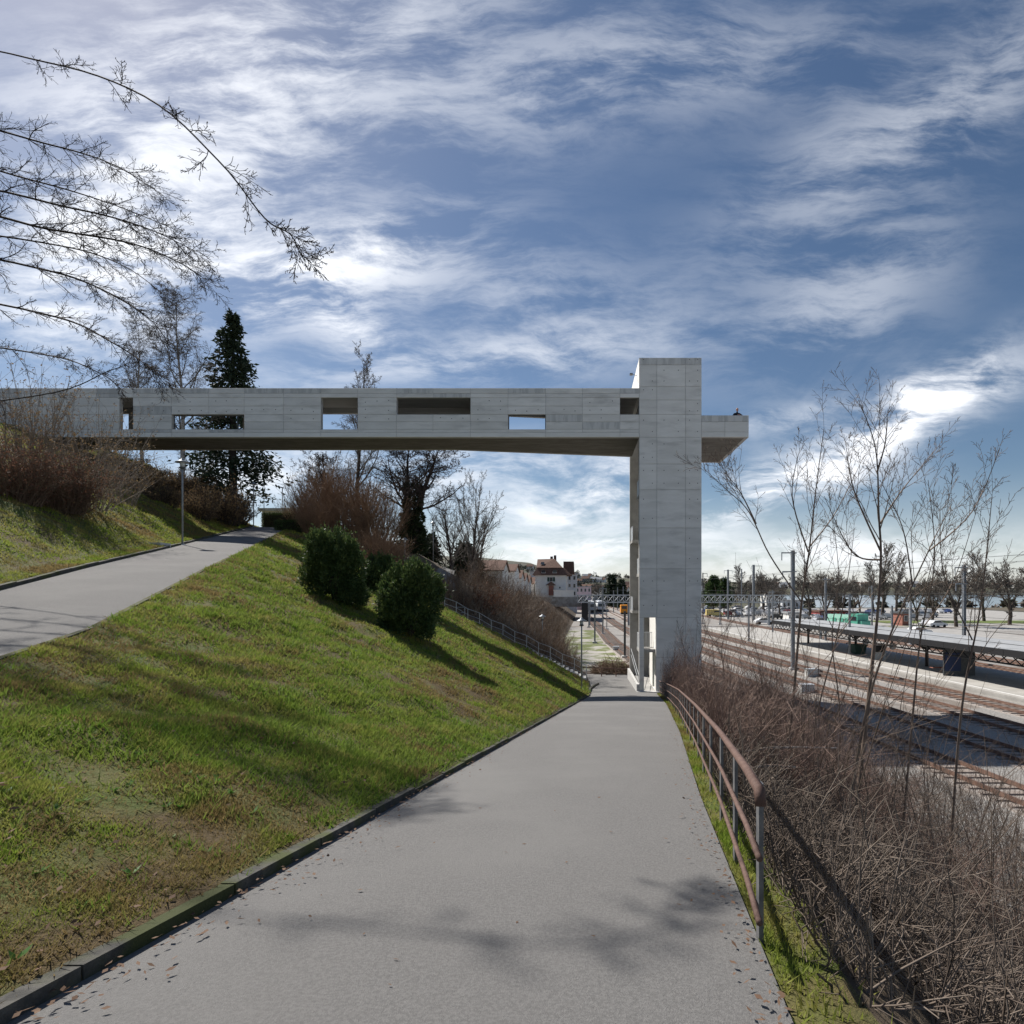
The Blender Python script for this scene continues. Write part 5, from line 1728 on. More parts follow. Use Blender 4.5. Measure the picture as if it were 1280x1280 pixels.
# ---- shrubs of many bare stems
def shrub_segs(seed, n, Hh, Wd, lean=.45, twigs=5, rbase=.014, rmin=.006, curve=.12, tw_len=.28):
    rng = random.Random(seed)
    S = []
    for i in range(n):
        a = rng.uniform(0, 6.28)
        k = rng.random() ** .6
        p = Vector((math.cos(a) * Wd * .32 * k, math.sin(a) * Wd * .32 * k, -.15))
        d = Vector((math.cos(a) * lean * k + rng.gauss(0, .12), math.sin(a) * lean * k + rng.gauss(0, .12), 1)).normalized()
        L = Hh * rng.uniform(.6, 1.08) * (1.05 - .25 * k)
        m = 5
        r = rbase * rng.uniform(.7, 1.4)
        for j in range(m):
            d = (d + rvec(rng) * curve + Vector((0, 0, .02))).normalized()
            q = p + d * (L / m)
            r0 = max(r * (1 - j / m * .75), rmin)
            r1 = max(r * (1 - (j + 1) / m * .75), rmin * .8)
            S.append((tuple(p), tuple(q), r0, r1))
            if j >= 1:
                for c in range(rng.randint(0, max(1, int(twigs / 2)))):
                    e = (d + rvec(rng) * .5).normalized()
                    s = p.lerp(q, rng.random())
                    l = L * tw_len * rng.uniform(.5, 1.2)
                    g = s + e * l * .5
                    e2 = (e + rvec(rng) * .25 + Vector((0, 0, .12))).normalized()
                    w = g + e2 * l * .5
                    S.append((tuple(s), tuple(g), rmin * 1.2, rmin))
                    S.append((tuple(g), tuple(w), rmin, rmin * .6))
            p = q
    return S
def shrub(label, u, d, segs, m, src=None, s=1.0, sz=None, rz=0.0, base=None, leaves=None, name='bare_shrub', lm='bud_leaf', ln=0, ll=.06, group=None):
    p = base if base is not None else on(u, d)
    if src is None:
        t = thing(name, label, 'shrub', p, rz, group)
        link('stems', segs_mesh('stems', segs), m, t)
        if ln:
            rng = np.random.default_rng(len(label))
            tips = np.array([q[1] for q in segs])
            sel = tips[rng.integers(0, len(tips), ln)]
            D = unit(rng.normal(size=sel.shape) + [0, 0, -.3])
            leaves_on(t, 'leaves', lm, sel + rng.normal(0, .03, sel.shape), D, rng.uniform(.6, 1.3, ln) * ll, rng.uniform(.25, .4, ln) * ll, rng)
    else:
        t = copy_tree(src)
        if 'group' in t.keys():
            del t['group']
        tag(t, label, 'shrub', group)
        t.location = p
        t.rotation_euler = (0, 0, rz)
    t.scale = (s, s, sz or s)
    return t
gB = shrub_segs(1, 310, 6.2, 6.0, .42, 7, .024, .011)
b1 = shrub('big dense brown shrub under the middle of the bridge, right one of three', 468, 54, gB, 'twig_warm')
shrub('big dense brown shrub under the bridge, middle one of three', 432, 56, None, None, src=b1, s=1.0, sz=1.05, rz=2.1)
shrub('big dense brown shrub under the bridge, left one of three', 400, 59, None, None, src=b1, s=.95, sz=1.05, rz=4.0)
shrub('lower brown shrub below the three big ones, beside the lawn edge', 478, 49, None, None, src=b1, s=.7, sz=.55, rz=1.0)
shrub('low grey brown shrub right of the clipped dark hedge', 392, 52, None, None, src=b1, s=.45, sz=.5, rz=3.0)
gY = shrub_segs(2, 260, 4.2, 4.5, .5, 6, .024, .013)
y1 = shrub('yellowish brown shrub next to the low white roofed pavilion', 378, 66, gY, 'twig_ochre')
shrub('yellowish bushy shrub left of the pavilion street lamp', 345, 76, None, None, src=y1, s=1.1, rz=1.4)
shrub('yellowish shrub behind the pavilion roof', 362, 74, None, None, src=y1, s=1.15, sz=1.3, rz=2.6)
# left front shrubs on the bank
gL = shrub_segs(3, 80, 5.4, 3.2, .50, 6, .020, .006, .13, .3)
s1 = shrub('tall bare shrub with pale stems in front of the left end of the bridge', 106, 27, gL, 'twig_grey', ln=2200, ll=.09)
gR = shrub_segs(4, 200, 2.5, 2.2, .6, 8, .014, .006, .16, .3)
s2 = shrub('dense reddish brown shrub at the left beside the upper path', 78, 24, gR, 'twig_brown', ln=5000, lm='beech_leaf', ll=.08)
shrub('dark reddish shrub at the far left beside the upper path', 22, 22, None, None, src=s2, s=1.0, rz=2)
shrub('tall pale stemmed shrub at the far left edge', 40, 26, None, None, src=s1, s=1.0, rz=2.5)
shrub('thin stemmed shrub between the left opening of the bridge and the bank', 152, 33, None, None, src=s1, s=.6, sz=.75, rz=1.2)
# row of brown shrubs on top of the bank under the bridge
gK = shrub_segs(6, 170, 2.3, 3.0, .6, 8, .02, .009, .15, .3)
k1 = shrub('brown twiggy shrub on the bank under the bridge, leftmost of the row', 172, 42, gK, 'bark', ln=4000, lm='bud_leaf', ll=.11)
for i, (u, d, s, sz, lb) in enumerate(((196, 46, .9, .8, 'brown twiggy shrub on the bank just left of the first lamp'), (222, 50, 1.0, .8, 'low brown shrub behind the first lamp'), (250, 47, .95, 1.0, 'brown shrub right of the first lamp under the bridge'),
                                      (279, 49, 1.2, 1.5, 'rounded dense brown shrub below the tall conifer'), (294, 54, 1.0, 1.2, 'rounded brown shrub at the right end of the bank row'), (140, 40, 1.0, .9, 'brown shrub beside the bank at the left bridge opening'), (240, 57, 1.2, 1.0, 'brown shrub at the foot of the birch'),
                                      (205, 41, .8, .7, 'small brown shrub on the bank slope left of the lamp'), (248, 43.5, .8, .9, 'small bare shrub on the slope right of the lamp'))):
    shrub(lb, u, d, None, None, src=k1, s=s, sz=sz, rz=i * 1.3)
# copper beech by the side path
gC = shrub_segs(7, 130, 3.4, 4.0, .6, 6, .022, .009)
c1 = shrub('young beech with rusty dry leaves beside the stair head', 590, 51.5, gC, 'bark', ln=5200, lm='beech_leaf', ll=.15, base=Vector((px(592, 51.5), 51.5, pz(782, 51.5))))
shrub('rusty leaved young beech behind the stair head, farther back', 604, 56, None, None, src=c1, s=.9, rz=2, base=Vector((px(607, 56), 56, pz(770, 56))))
shrub('rusty leaved patch of beech behind the small evergreen bush', 468, 46, None, None, src=c1, s=.6, rz=1)

# ---- thicket of the slope behind the stair (one mass)
def thicket(name, label, m, pts, seed, hh=(1.2, 2.6), r=.014, rmin=.008, kids=4, lean=.35, cat='thicket', curve=.2, clip=False):
    rng = random.Random(seed)
    S = []
    for (x, y, z, k) in pts:
        p = Vector((x, y, z - .1))
        d = Vector((rng.gauss(0, lean), rng.gauss(0, lean), 1)).normalized()
        L = rng.uniform(*hh) * k
        for j in range(3):
            d = (d + rvec(rng) * curve).normalized()
            q = p + d * (L / 3)
            S.append((tuple(p), tuple(q), max(r * (1 - .25 * j), rmin), max(r * (.75 - .25 * j), rmin * .8)))
            for c in range(rng.randint(0, kids)):
                e = (d + rvec(rng) * .6).normalized()
                s = p.lerp(q, rng.random())
                S.append((tuple(s), tuple(s + e * L * rng.uniform(.15, .35)), rmin, rmin * .6))
            p = q
    if clip:
        S = [s for s in S if s[1][0] > float(xmr(s[1][1])) + .16 and s[0][0] > float(xmr(s[0][1])) + .10]
    return tag(link(name, segs_mesh(name, S), m), label, cat, kind='stuff')
rng = random.Random(12)
P1, P2 = [], []
while len(P1) + len(P2) < 5200:
    y = 47.8 + 75 * rng.random() ** 1.5
    x = float(xml(y)) - .5 - rng.random() * (13 if y < 60 else 11)
    z = h(x, y)
    if y < 66 and x < -12.2:
        continue
    k = 1.0 + .45 * math.sin(x * .8 + 1) * math.sin(y * .35)
    (P1 if rng.random() < .6 else P2).append((x, y, z, k * ((1.9 if x < -7 and y < 90 else 1.25) if y > 60 else .9)))
thicket('hillside_thicket', 'tangled brown thicket covering the slope behind the stair railing', 'twig_brown', P1, 5, (1.0, 2.3), .018, .011)
thicket('hillside_brush', 'grey bare brush on the slope above the tracks', 'twig_grey', P2, 6, (.9, 2.1), .018, .011)
# brush pile by the barrier
S = []
rng = random.Random(44)
c = Vector((px(766, 52.5), 52.5, -7.95))
for i in range(1300):
    a = rng.uniform(0, 6.28)
    k = rng.random() ** .5
    p = c + Vector((math.cos(a) * 2.1 * k, math.sin(a) * 1.5 * k, rng.random() * 1.9 * (1 - .75 * k)))
    d = Vector((rng.gauss(0, 1), rng.gauss(0, 1), rng.uniform(-.1, .5))).normalized()
    q = p + d * rng.uniform(.4, 1.1)
    S.append((tuple(p), tuple(q), .022, .010))
t = thing('brush_pile', 'pile of cut reddish branches beside the path barrier', 'brush pile', c)
link('branches', segs_mesh('branches', [(tuple(Vector(a) - c), tuple(Vector(b) - c), r0, r1) for a, b, r0, r1 in S]), 'twig_brown', t)

# ---- right bank: red twigs near the tower, grey tangle in front
rng = random.Random(13)
P1, P2, P3 = [], [], []
while len(P1) < 5200:
    y = rng.uniform(8, 38.5)
    e = .28 + rng.random() ** 1.2 * (7.5 if y > 18 else 6.0)
    x = float(xmr(y)) + e
    z = h(x, y)
    P1.append((x, y, z, (.95 + .4 * math.sin(y * .9) * math.sin(x * 1.1)) * (1.2 if y > 20 else .85)))
while len(P2) < 5200:
    y = rng.uniform(2.6, 24)
    e = .28 + rng.random() * 11
    x = float(xmr(y)) + e
    P2.append((x, y, h(x, y), 1.0))
for k_ in range(1300):
    y = rng.uniform(2.4, 9)
    x = float(xmr(y)) + .25 + rng.random() * 2.2
    P2.append((x, y, h(x, y), .75))
thicket('red_twig_thicket', 'dense purplish red bare twigs on the bank between railing and tracks', 'twig_red', P1, 7, (1.2, 2.7), .009, .0042, 6, .30, clip=True)
thicket('undergrowth', 'grey brown tangle of bare undergrowth on the bank right of the railing', 'twig_dusk', P2, 8, (.5, 1.4), .008, .0038, 5, .75, curve=.35, clip=True)
P4 = []
while len(P4) < 560:
    y = rng.uniform(6.5, 19)
    x = float(xmr(y)) + 1.6 + rng.random() * 8.5
    P4.append((x, y, h(x, y), 1.0))
thicket('sapling_stems', 'thin upright bare stems crowding the bank in front of the tracks', 'sapling', P4, 18, (1.6, 4.4), .010, .0035, 6, .20, curve=.14, clip=True)
# fallen sticks over the bank
S = []
for i in range(520):
    y = 2.4 + 20 * rng.random() ** 1.3
    x = float(xmr(y)) + .4 + rng.random() * 8
    z = h(x, y) + rng.uniform(.03, .55)
    a = rng.uniform(0, 6.28)
    L = rng.uniform(.4, 2.2)
    p = Vector((x, y, z))
    d = Vector((math.cos(a), math.sin(a), rng.uniform(-.35, .35)))
    if y < 5:
        continue
    r = rng.uniform(.003, .008)
    q = p + d * L * .5 + Vector((0, 0, rng.uniform(-.05, .12)))
    w = p + d * L
    if w.x < float(xmr(w.y)) + .5 or q.x < float(xmr(q.y)) + .35:
        continue
    gz = h(w.x, w.y) + .03
    w.z = max(w.z, gz)
    pr_ = p
    for j in range(1, 6):
        t_ = j / 5
        nx_ = (1 - t_) ** 2 * p + 2 * t_ * (1 - t_) * q + t_ * t_ * w + rvec(rng) * .03 * L
        S.append((tuple(pr_), tuple(nx_), r * (1 - .5 * (t_ - .2)), r * (1 - .5 * t_)))
        if j in (2, 3, 4) and rng.random() < .7:
            S.append((tuple(nx_), tuple(nx_ + (d + rvec(rng) * .6) * L * .18), r * .5, r * .25))
        pr_ = nx_
tag(link('fallen_sticks', segs_mesh('fallen_sticks', S), 'twig_dusk'), 'dead sticks lying across the bank right of the railing', 'sticks', kind='stuff')
# two pale fallen branches
for i, (pts, lb) in enumerate(((((922, 942, 9), (958, 935, 9.6), (1000, 934, 10.2), (1046, 935, 10.6)), 'upper pale fallen branch lying across the undergrowth'), (((936, 960, 8.6), (965, 957, 9), (996, 959, 9.4)), 'lower short pale fallen branch in the undergrowth'))):
    o = MB().tube([at(*q) for q in pts], [.022, .02, .016, .01][:len(pts)], 6).build('fallen_branch', 'bark_birch')
    tag(o, lb, 'branch')

# ---- saplings in front of the yard
sap = prm(max=3, n=[10, 7, 5, 3], start=[.3, .25, .2, 0], kids=[6, 4, 3, 0], ang=[.6, .6, .6, .6], ratio=[.5, .45, .45, .5], rr=[.6, .6, .65, .6], tip=[.2, .3, .5, .6], wig=[.04, .07, .10, .12], up=[.03, .05, .03, .02], rmin=.0035)
def sapling(label, d, trunk, limbs, r0, seed, kids=9, L=1.5):
    rng = random.Random(seed)
    kids, L = kids * 1.2, L * 1.1
    pts = [at(u, v, d) for u, v in trunk]
    base = pts[0].copy()
    base.z = h(base.x, base.y)
    t = thing('sapling', label, 'tree', base)
    pts[0].z = min(pts[0].z, base.z - .1)
    S = []
    guided(S, rng, pts, r0, .006, sap, kids, L, 1, start=.42, ang=.55, bend=(0, 0, .25))
    for lp in limbs:
        q = [at(u, v, d + dd) for u, v, dd in lp]
        guided(S, rng, q, r0 * .5, .005, sap, kids * .7, L * .7, 1, start=.3, ang=.6, bend=(0, 0, .25))
    seg_tree(t, S, 'sapling', 'sapling', 0, base)
sapling('leggy bare sapling with a long limb reaching left towards the tower', 12.0, [(976, 1012), (989, 900), (1001, 760), (1011, 690), (1020, 610), (1030, 535)],
        [[(1001, 752, 0), (962, 694, -.2), (936, 640, -.4), (908, 612, -.6), (882, 588, -.7)], [(945, 655, -.3), (925, 615, -.4), (905, 590, -.5)], [(1011, 685, 0), (1045, 640, .4), (1080, 570, .7)], [(1010, 690, 0), (990, 620, -.2), (1000, 560, -.2)]], .042, 1, 12)
sapling('tallest bare sapling right of the tower, its tip above the balcony', 11.0, [(1062, 1020), (1085, 880), (1100, 720), (1098, 640), (1094, 560), (1073, 500)],
        [[(1101, 690, 0), (1068, 615, -.3), (1058, 560, -.4)], [(1100, 655, 0), (1130, 610, .3), (1172, 560, .5)], [(1102, 700, 0), (1065, 690, .3), (1030, 620, .5)], [(1096, 590, 0), (1106, 555, 0), (1110, 515, 0)]], .046, 2, 12)
sapling('slanting bare sapling leaning to the right edge', 9.5, [(1050, 1030), (1080, 900), (1110, 800), (1155, 700), (1190, 630)],
        [[(1140, 730, 0), (1128, 660, 0), (1100, 600, 0)], [(1160, 690, 0), (1215, 640, .2), (1250, 560, .3)]], .034, 3, 9)
sapling('thin bare sapling with two stems near the tall mast', 14.0, [(1008, 990), (1020, 900), (1045, 800), (1060, 720), (1068, 660)], [[(1045, 800, 0), (1075, 760, .3), (1130, 700, .5)]], .03, 4, 8)
sapling('curved bare sapling just right of the tall mast', 15.0, [(1045, 985), (1050, 900), (1040, 800), (1048, 720), (1040, 640)], [[(1043, 790, 0), (1020, 740, 0), (1000, 690, 0)]], .028, 5, 8)
sapling('bare sapling close to the right edge of the bank', 10.5, [(1120, 1040), (1140, 900), (1150, 800), (1168, 700), (1160, 600)], [[(1150, 790, 0), (1190, 730, 0), (1220, 640, 0)]], .03, 6, 9)
sapling('outer bare sapling beyond the right edge', 10.0, [(1180, 1060), (1200, 900), (1225, 760), (1240, 620)], [[(1215, 800, 0), (1180, 720, 0), (1175, 640, 0)]], .034, 7, 9)
sapling('small multi twigged sapling in front of the tower wall', 33.0, [(868, 870), (872, 835), (880, 800), (890, 765)], [[(870, 845, 0), (855, 810, 0), (848, 785, 0)], [(875, 825, 0), (905, 790, 0), (920, 770, 0)]], .04, 8, 9, 1.3)
sapling('twiggy young tree between railing and tracks right of the tower', 24.0, [(898, 905), (905, 850), (902, 810), (915, 770)], [[(904, 840, 0), (930, 800, 0), (950, 775, 0)], [(903, 820, 0), (885, 790, 0), (878, 765, 0)]], .04, 9, 10, 1.5)

# ---- overhanging beech at the top left, its trunk outside the picture
ov = prm(max=4, n=[8, 7, 6, 4, 3], start=[.2, .12, .1, .05, 0], kids=[8, 9, 8, 4, 0], ang=[.7, .7, .65, .7, .6], ratio=[.5, .5, .45, .42, .4], rr=[.5, .55, .6, .65, .6], tip=[.3, .3, .4, .5, .7],
         wig=[.05, .07, .10, .13, .13], up=[0, -.01, .0, .02, .02], rmin=.0042)
tb = Vector((-20.5, 15.0, h(-20.5, 15.0)))
beech = thing('beech_tree', 'big bare beech at the left, its budding boughs hanging into the sky above the bridge', 'tree', tb)
S = []
rng = random.Random(31)
trunk = [tb - Vector((0, 0, .5)), tb + Vector((.2, 0, 4)), tb + Vector((.3, -.2, 8)), tb + Vector((.2, .2, 13)), tb + Vector((.5, 0, 18))]
for i in range(4):
    S.append((tuple(trunk[i]), tuple(trunk[i + 1]), .42 - .08 * i, .34 - .08 * i, 0))
def bough(pts, r, kids, L, bend=(.12, 0, -.10), start=.2):
    u0, v0, d0 = pts[0]
    st = Vector((tb.x + .25, tb.y, pz(v0, d0) - .6))
    q = [st] + [at(u, v, d) for u, v, d in pts]
    guided(S, rng, q, r, .006, ov, kids, L, 2, bend=bend, start=start, ang=.55)
for (pts, r, kids, L) in (
        ([(-80, 262, 14), (60, 286, 13.5), (160, 303, 13), (220, 326, 13), (258, 350, 13)], .046, 34, 1.25),
        ([(-80, 232, 14), (90, 260, 12.6), (180, 284, 12.2), (244, 314, 12.2)], .042, 34, 1.2),
        ([(-80, 318, 14.5), (60, 338, 14), (140, 368, 13.5), (190, 402, 13.2), (214, 436, 13.2)], .042, 32, 1.2),
        ([(-80, 290, 15), (70, 306, 14.5), (150, 330, 14), (205, 368, 14)], .038, 32, 1.2),
        ([(-80, 372, 15), (70, 396, 14.5), (140, 428, 14), (182, 456, 14), (202, 476, 14)], .040, 28, 1.1),
        ([(-80, 430, 15), (60, 444, 14.5), (120, 464, 14), (150, 484, 14)], .032, 18, 1.0),
        ([(-80, 512, 15), (70, 490, 14.5), (135, 464, 14), (172, 452, 14)], .028, 10, .9),
        ([(-80, 62, 14), (60, 78, 11.5), (180, 120, 9.5), (272, 200, 8.5), (330, 272, 8), (362, 292, 8), (377, 318, 8), (393, 325, 8)], .022, 24, .70),
        ([(-80, 150, 15), (60, 180, 14), (140, 205, 13.5), (205, 245, 13)], .042, 30, 1.4),
        ([(-80, 200, 15), (40, 225, 14), (140, 255, 13.6), (226, 290, 13.2)], .040, 32, 1.3)):
    bough(pts, r, kids, L)
seg_tree(beech, S, 'bark', 'bark_dark', 0, tb)

# ---- far woodland as one mass
rng_n = np.random.default_rng(9)
P, D = [], []
for k in range(900):
    if k < 560:
        d = rng_n.uniform(320, 1600); u = rng_n.uniform(560, 960)
    elif k < 872:
        d = rng_n.uniform(905, 1500); u = rng_n.uniform(950, 1290)
    else:
        d = rng_n.uniform(240, 252); u = rng_n.uniform(960, 1290)
    x = px(u, d)
    if x > .33 * d and 258 < d < 895:
        continue
    z = h(x, d)
    hh = rng_n.uniform(5, 11) if k < 800 else rng_n.uniform(1.5, 3.5)
    n = 46
    q = unit(rng_n.normal(size=(n, 3))) * rng_n.uniform(.5, 1, (n, 1)) * [hh * .48, hh * .48, hh * .5]
    P.append(q + [x, d, z + hh * .5])
    D.append(unit(rng_n.normal(size=(n, 3)) + [0, 0, .4]))
P = np.vstack(P); D = np.vstack(D)
n = len(P)
mat('far_wood', (0.125, 0.105, 0.088), (0.085, 0.092, 0.066), .012, .95, lo=.42, hi=.58)
N = unit(np.cross(D, rng_n.normal(size=D.shape)))
V, Fc = leaf_arrays(P, D, N, rng_n.uniform(1.6, 3.2, n), rng_n.uniform(.5, 1.1, n))
tag(link('distant_woodland', np_mesh('distant_woodland', V, Fc), 'far_wood'), 'brownish woodland and gardens on the far hills', 'woodland', kind='stuff')

# ---- lawn: blades, weeds, fallen leaves
def blades(name, label, m, X, Y, hgt, wid, seed, lean=.5, kind='stuff', cat='grass'):
    rng = np.random.default_rng(seed)
    Z = H(X, Y)
    n = len(X)
    a = rng.uniform(0, 6.28, n)
    ln = rng.uniform(.1, lean * 1.6, n)
    b = rng.uniform(0, 6.28, n)
    base = np.stack([X, Y, Z - .01], 1)
    side = np.stack([np.cos(a), np.sin(a), np.zeros(n)], 1) * wid[:, None]
    tip = base + np.stack([np.cos(b) * ln * hgt, np.sin(b) * ln * hgt, hgt], 1)
    V = np.stack([base - side, base + side, tip], 1).reshape(-1, 3)
    Fc = np.arange(n * 3).reshape(-1, 3)
    return tag(link(name, np_mesh(name, V, Fc), m), label, cat, kind=kind)
rng_n = np.random.default_rng(1)
n = 560000
yv = 1.2 * (58 / 1.2) ** rng_n.random(n)
tv_ = rng_n.random(n)
b_, c_ = xur(yv) + .10, xml(yv) - .13
ok = (c_ - b_ > .1)
xv = b_ + (c_ - b_) * tv_
lim = 46.0 - (xv + 10.9) * np.where(xv < -10.9, .52, .10)
ok &= yv < lim
ok &= (np.abs(xv / yv) < 1.25)
# uneven tufts
cl_ = np.sin(xv * 2.1 + 1.7 * np.sin(yv * 1.3)) * np.sin(yv * 1.9 + 1.3 * np.sin(xv * 1.7)) + .8 * np.sin(xv * 5.3 + yv * 3.1) * np.sin(yv * 6.1 - xv * 2.7)
ok &= rng_n.random(n) < .62 + .33 * cl_
xv, yv, cl_ = xv[ok], yv[ok], cl_[ok]
hg = (.028 + .0016 * yv) * rng_n.uniform(.5, 1.5, len(xv)) * (1 + .55 * np.clip(cl_, -.6, 1.5))
wd = (.0022 + .0007 * yv) * rng_n.uniform(.7, 1.5, len(xv))
blades('lawn_grass', 'short mossy grass on the steep lawn between the two paths', 'grass', xv, yv, hg, wd, 2, .8)
nt_ = 12000
yt = 1.3 * (48 / 1.3) ** rng_n.random(nt_)
bt, ct = xur(yt) + .12, xml(yt) - .10
xt = bt + (ct - bt) * rng_n.random(nt_)
kt = (ct - bt > .2) & (np.abs(xt / yt) < 1.25) & (yt < 46.0 - (xt + 10.9) * np.where(xt < -10.9, .52, .10)) & (np.sin(xt * .8 + 1) * np.sin(yt * .55) + rng_n.normal(0, .4, nt_) > -.1)
xt, yt = xt[kt], yt[kt]
m_ = 16
sc = (.05 + .004 * yt)
xv = np.repeat(xt, m_) + rng_n.normal(0, 1, len(xt) * m_) * np.repeat(sc, m_)
yv = np.repeat(yt, m_) + rng_n.normal(0, 1, len(xt) * m_) * np.repeat(sc, m_)
ok = (xv > xur(yv) + .05) & (xv < xml(yv) - .02)
xv, yv = xv[ok], yv[ok]
blades('grass_tufts', 'longer fresh green tufts standing out of the mossy lawn', 'tuft', xv, yv, (.06 + .0028 * yv) * rng_n.uniform(.5, 1.5, len(xv)), (.0026 + .0008 * yv) * rng_n.uniform(.7, 1.4, len(xv)), 8, .9)
nt_ = 6000
yt = 1.3 * (44 / 1.3) ** rng_n.random(nt_)
bt, ct = xur(yt) + .12, xml(yt) - .10
xt = bt + (ct - bt) * rng_n.random(nt_) ** 1.25
kt = (ct - bt > .2) & (np.abs(xt / yt) < 1.25) & (yt < 46.0 - (xt + 10.9) * np.where(xt < -10.9, .52, .10)) & (np.sin(xt * .6 + 2.5) * np.sin(yt * .4 + 1) + rng_n.normal(0, .4, nt_) > .1)
xt, yt = xt[kt], yt[kt]
sc = (.05 + .005 * yt)
xv = np.repeat(xt, m_) + rng_n.normal(0, 1, len(xt) * m_) * np.repeat(sc, m_)
yv = np.repeat(yt, m_) + rng_n.normal(0, 1, len(xt) * m_) * np.repeat(sc, m_)
ok = (xv > xur(yv) + .05) & (xv < xml(yv) - .02)
xv, yv = xv[ok], yv[ok]
blades('dead_grass', 'withered straw coloured grass and moss between the green tufts', 'straw', xv, yv, (.04 + .0022 * yv) * rng_n.uniform(.4, 1.4, len(xv)), (.0026 + .0008 * yv) * rng_n.uniform(.7, 1.4, len(xv)), 9, 1.3)
n = 190000
yv = 7.0 * (66 / 7.0) ** rng_n.random(n)
xv = xul(yv) - .15 - rng_n.random(n) ** 1.3 * 15
ok = np.abs(xv / yv) < 1.3
xv, yv = xv[ok], yv[ok]
blades('bank_grass', 'rough grass on the bank left of the upper path', 'grass', xv, yv, (.03 + .0017 * yv) * rng_n.uniform(.5, 1.6, len(xv)), (.003 + .0008 * yv) * rng_n.uniform(.7, 1.4, len(xv)), 3, .8)
n = 16000
yv = 2.0 * (38 / 2.0) ** rng_n.random(n)
xv = xmr(yv) + .02 + np.abs(rng_n.normal(0, .15, n))
ok = rng_n.random(n) < .5 + .5 * np.sin(yv * 2.3) * np.sin(yv * .9)
xv, yv = xv[ok], yv[ok]
blades('verge_grass', 'tufts of grass at the foot of the railing along the path', 'grass', xv, yv, (.05 + .001 * yv) * rng_n.uniform(.4, 1.5, len(xv)), (.004 + .0006 * yv) * rng_n.uniform(.7, 1.4, len(xv)), 4, .7)
# broad leaved weeds low on the lawn
rw = random.Random(6)
Pw, Dw, Lw, Ww = [], [], [], []
for k in range(170):
    y = 2.2 * (13 / 2.2) ** rw.random()
    b0, c0 = float(xur(y)) + .2, float(xml(y)) - .2
    if c0 - b0 < .4:
        continue
    x = b0 + (c0 - b0) * rw.random()
    if abs(x / y) > 1.2 or math.sin(x * 1.3 + 2) * math.sin(y * .9 + 1) < -.15:
        continue
    z = h(x, y)
    for j in range(rw.randint(5, 9)):
        a = rw.uniform(0, 6.28)
        Pw.append((x, y, z)); Dw.append((math.cos(a), math.sin(a), rw.uniform(.3, 1.1)))
        l = rw.uniform(.03, .08); Lw.append(l); Ww.append(l * rw.uniform(.12, .22))
Dw = unit(np.array(Dw))
N = unit(np.cross(Dw, np.array([[0, 0, 1.0]])))
V, Fc = leaf_arrays(np.array(Pw), Dw, N, Lw, Ww)
tag(link('lawn_weeds', np_mesh('lawn_weeds', V, Fc), 'weed'), 'bright green broad leaved weeds low on the lawn', 'weeds', kind='stuff')
n = 2600
yv = 2.0 * (34 / 2.0) ** rng_n.random(n)
b_, c_ = xur(yv) + .1, xml(yv) - .1
xv = b_ + (c_ - b_) * rng_n.random(n)
ok = (c_ - b_ > .2) & (np.abs(xv / yv) < 1.2) & (rng_n.random(n) < .5 + .5 * np.sin(xv * 1.7) * np.sin(yv * 1.1))
xv, yv = xv[ok], yv[ok]
n = len(xv)
P = np.stack([xv, yv, H(xv, yv) + rng_n.uniform(.01, .05, n)], 1)
D = unit(rng_n.normal(size=(n, 3)) * [1, 1, .35])
N = unit(np.cross(D, rng_n.normal(size=(n, 3)) * .5 + [0, 0, 1]))
V, Fc = leaf_arrays(P, D, N, rng_n.uniform(.03, .065, n), rng_n.uniform(.007, .015, n))
tag(link('fallen_leaves', np_mesh('fallen_leaves', V, Fc), 'dry_leaf'), 'brown dry leaves scattered over the lawn', 'leaves', kind='stuff')
n = 900
yv = 1.8 * (38 / 1.8) ** rng_n.random(n)
sd_ = rng_n.random(n) < .6
xv = np.where(sd_, xml(yv) + np.abs(rng_n.normal(0, .16, n)) + .03, xmr(yv) - np.abs(rng_n.normal(0, .12, n)) - .02)
far_ = rng_n.random(n) < .06
xv = np.where(far_, xml(yv) + (xmr(yv) - xml(yv)) * rng_n.random(n), xv)
P = np.stack([xv, yv, zmn(yv) + .034 + rng_n.uniform(0, .006, n)], 1)
D = unit(rng_n.normal(size=(n, 3)) * [1, 1, .12])
N = unit(np.cross(D, rng_n.normal(size=(n, 3)) * .3 + [0, 0, 1]))
V, Fc = leaf_arrays(P, D, N, rng_n.uniform(.015, .055, n), rng_n.uniform(.004, .013, n))
tag(link('path_litter', np_mesh('path_litter', V, Fc), 'dry_leaf'), 'dry leaf crumbs gathered along the edges of the lower path', 'leaves', kind='stuff')
tag(MB().tube([on(432, 15.5, .05), on(442, 15, .06), on(453, 14.6, .05)], [.012, .014, .008], 5).build('fallen_stick', 'bark_dark'), 'dark stick lying on the lawn below the left bush', 'stick')

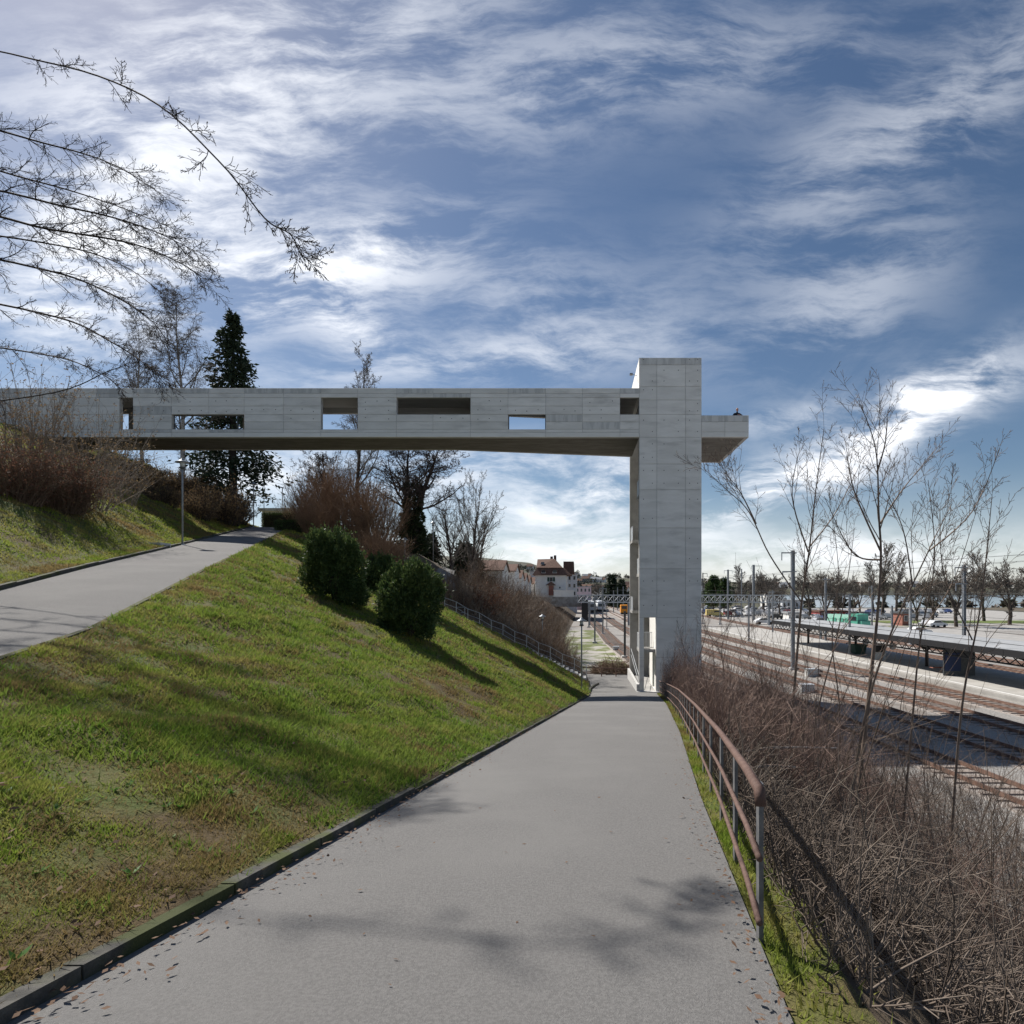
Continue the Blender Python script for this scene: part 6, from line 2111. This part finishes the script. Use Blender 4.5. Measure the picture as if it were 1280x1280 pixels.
# ------------------------------------------------------------------ person leaning on the balcony parapet
def person():
    X0, Y0 = px(921.5, 40.7), 40.78
    zf = ZD
    t = thing('person', 'person in a dark top leaning on the balcony parapet with folded hands', 'person', (X0, Y0, zf))
    bm = bmesh.new()
    J_ = {'pel': ((0, .12, .95), .15), 'chest': ((0, 0, 1.30), .17), 'neck': ((0, -.06, 1.47), .065), 'head0': ((0, -.09, 1.56), .07),
          'shl': ((-.19, -.02, 1.40), .075), 'ell': ((-.34, -.22, 1.20), .052), 'wrl': ((-.08, -.50, 1.20), .036),
          'shr': ((.19, -.02, 1.40), .075), 'elr': ((.34, -.22, 1.20), .052), 'wrr': ((.08, -.50, 1.20), .036),
          'hil': ((-.10, .12, .90), .10), 'knl': ((-.11, .10, .50), .07), 'anl': ((-.11, .16, .08), .048), 'tol': ((-.12, .0, .04), .04),
          'hir': ((.10, .12, .90), .10), 'knr': ((.11, .10, .50), .07), 'anr': ((.11, .16, .08), .048), 'tor': ((.12, .0, .04), .04)}
    E = [('pel', 'chest'), ('chest', 'neck'), ('neck', 'head0'), ('chest', 'shl'), ('shl', 'ell'), ('ell', 'wrl'), ('chest', 'shr'), ('shr', 'elr'), ('elr', 'wrr'),
         ('pel', 'hil'), ('hil', 'knl'), ('knl', 'anl'), ('anl', 'tol'), ('pel', 'hir'), ('hir', 'knr'), ('knr', 'anr'), ('anr', 'tor')]
    names = list(J_)
    me = bpy.data.meshes.new('body')
    me.from_pydata([J_[k][0] for k in names], [(names.index(a), names.index(b)) for a, b in E], [])
    o = link('body', me, 'dark_cloth', t)
    sk = o.modifiers.new('skin', 'SKIN')
    for i, k in enumerate(names):
        me.skin_vertices[0].data[i].radius = (J_[k][1], J_[k][1] * (.75 if k in ('chest', 'pel') else 1))
    me.skin_vertices[0].data[0].use_root = True
    su = o.modifiers.new('subsurf', 'SUBSURF')
    su.levels = su.render_levels = 1
    # head with brow, nose, ears, chin
    hd = MB()
    prof = [(.03, -.115), (.055, -.105), (.072, -.07), (.080, -.02), (.086, .03), (.084, .075), (.065, .11), (.03, .13), (.004, .134)]
    hd.lathe(prof, (0, 0, 0), 14)
    hd.v = [(x * .93, y * 1.12 - (.012 if z < -.06 and y < 0 else 0), z) for x, y, z in hd.v]
    hd.hexa([(-.014, -.088, -.03), (.014, -.088, -.03), (.014, -.07, -.03), (-.014, -.07, -.03), (-.008, -.108, -.024), (.008, -.108, -.024), (.006, -.086, .03), (-.006, -.086, .03)])
    for s in (-1, 1):
        hd.lathe([(.006, -.03), (.016, 0), (.006, .03)], (s * .082, .012, -.005), 6)
    head = hd.build('head', 'skin', t, True, local=True)
    head.location = (0, -.10, 1.67)
    for s in (-1, 1):
        MB().lathe([(.002, -.008), (.010, 0), (.002, .008)], (s * .030, -.092, .012), 6).build('eye', 'black_paint', head, local=True)
    MB().box(-.024, .024, -.098, -.088, -.068, -.060).build('mouth', 'red_paint', head, local=True)
    hr = MB()
    hr.lathe([(.0885, .02), (.0885, .075), (.07, .113), (.034, .135), (.004, .139)], (0, .012, .004), 14)
    hr.v = [(x * .94, y * 1.1 + .004, z) for x, y, z in hr.v]
    hr.build('hair', 'hair', head, True, local=True)
    for s in (-1, 1):                             # folded hands resting on the parapet top
        hb_ = MB()
        w = Vector((s * .08, -.50, 1.20))
        hb_.tube([w + Vector((s * .01, .03, 0)), w + Vector((-s * .035, -.03, -.004)), w + Vector((-s * .06, -.05, -.012))], [.034, .04, .03], 7)
        for k in range(4):
            b0 = w + Vector((-s * (.045 + .004 * k), -.03 - .018 * k + .02, -.008))
            hb_.tube([b0, b0 + Vector((-s * .035, -.012, .012)), b0 + Vector((-s * (.055 - .004 * k), .004, -.012))], [.011, .010, .008], 5)
        hb_.tube([w + Vector((0, -.0, .01)), w + Vector((-s * .03, .02, .03)), w + Vector((-s * .055, .012, .03))], [.013, .012, .009], 5)
        hb_.build('hand', 'skin', t, True, local=True)
person()
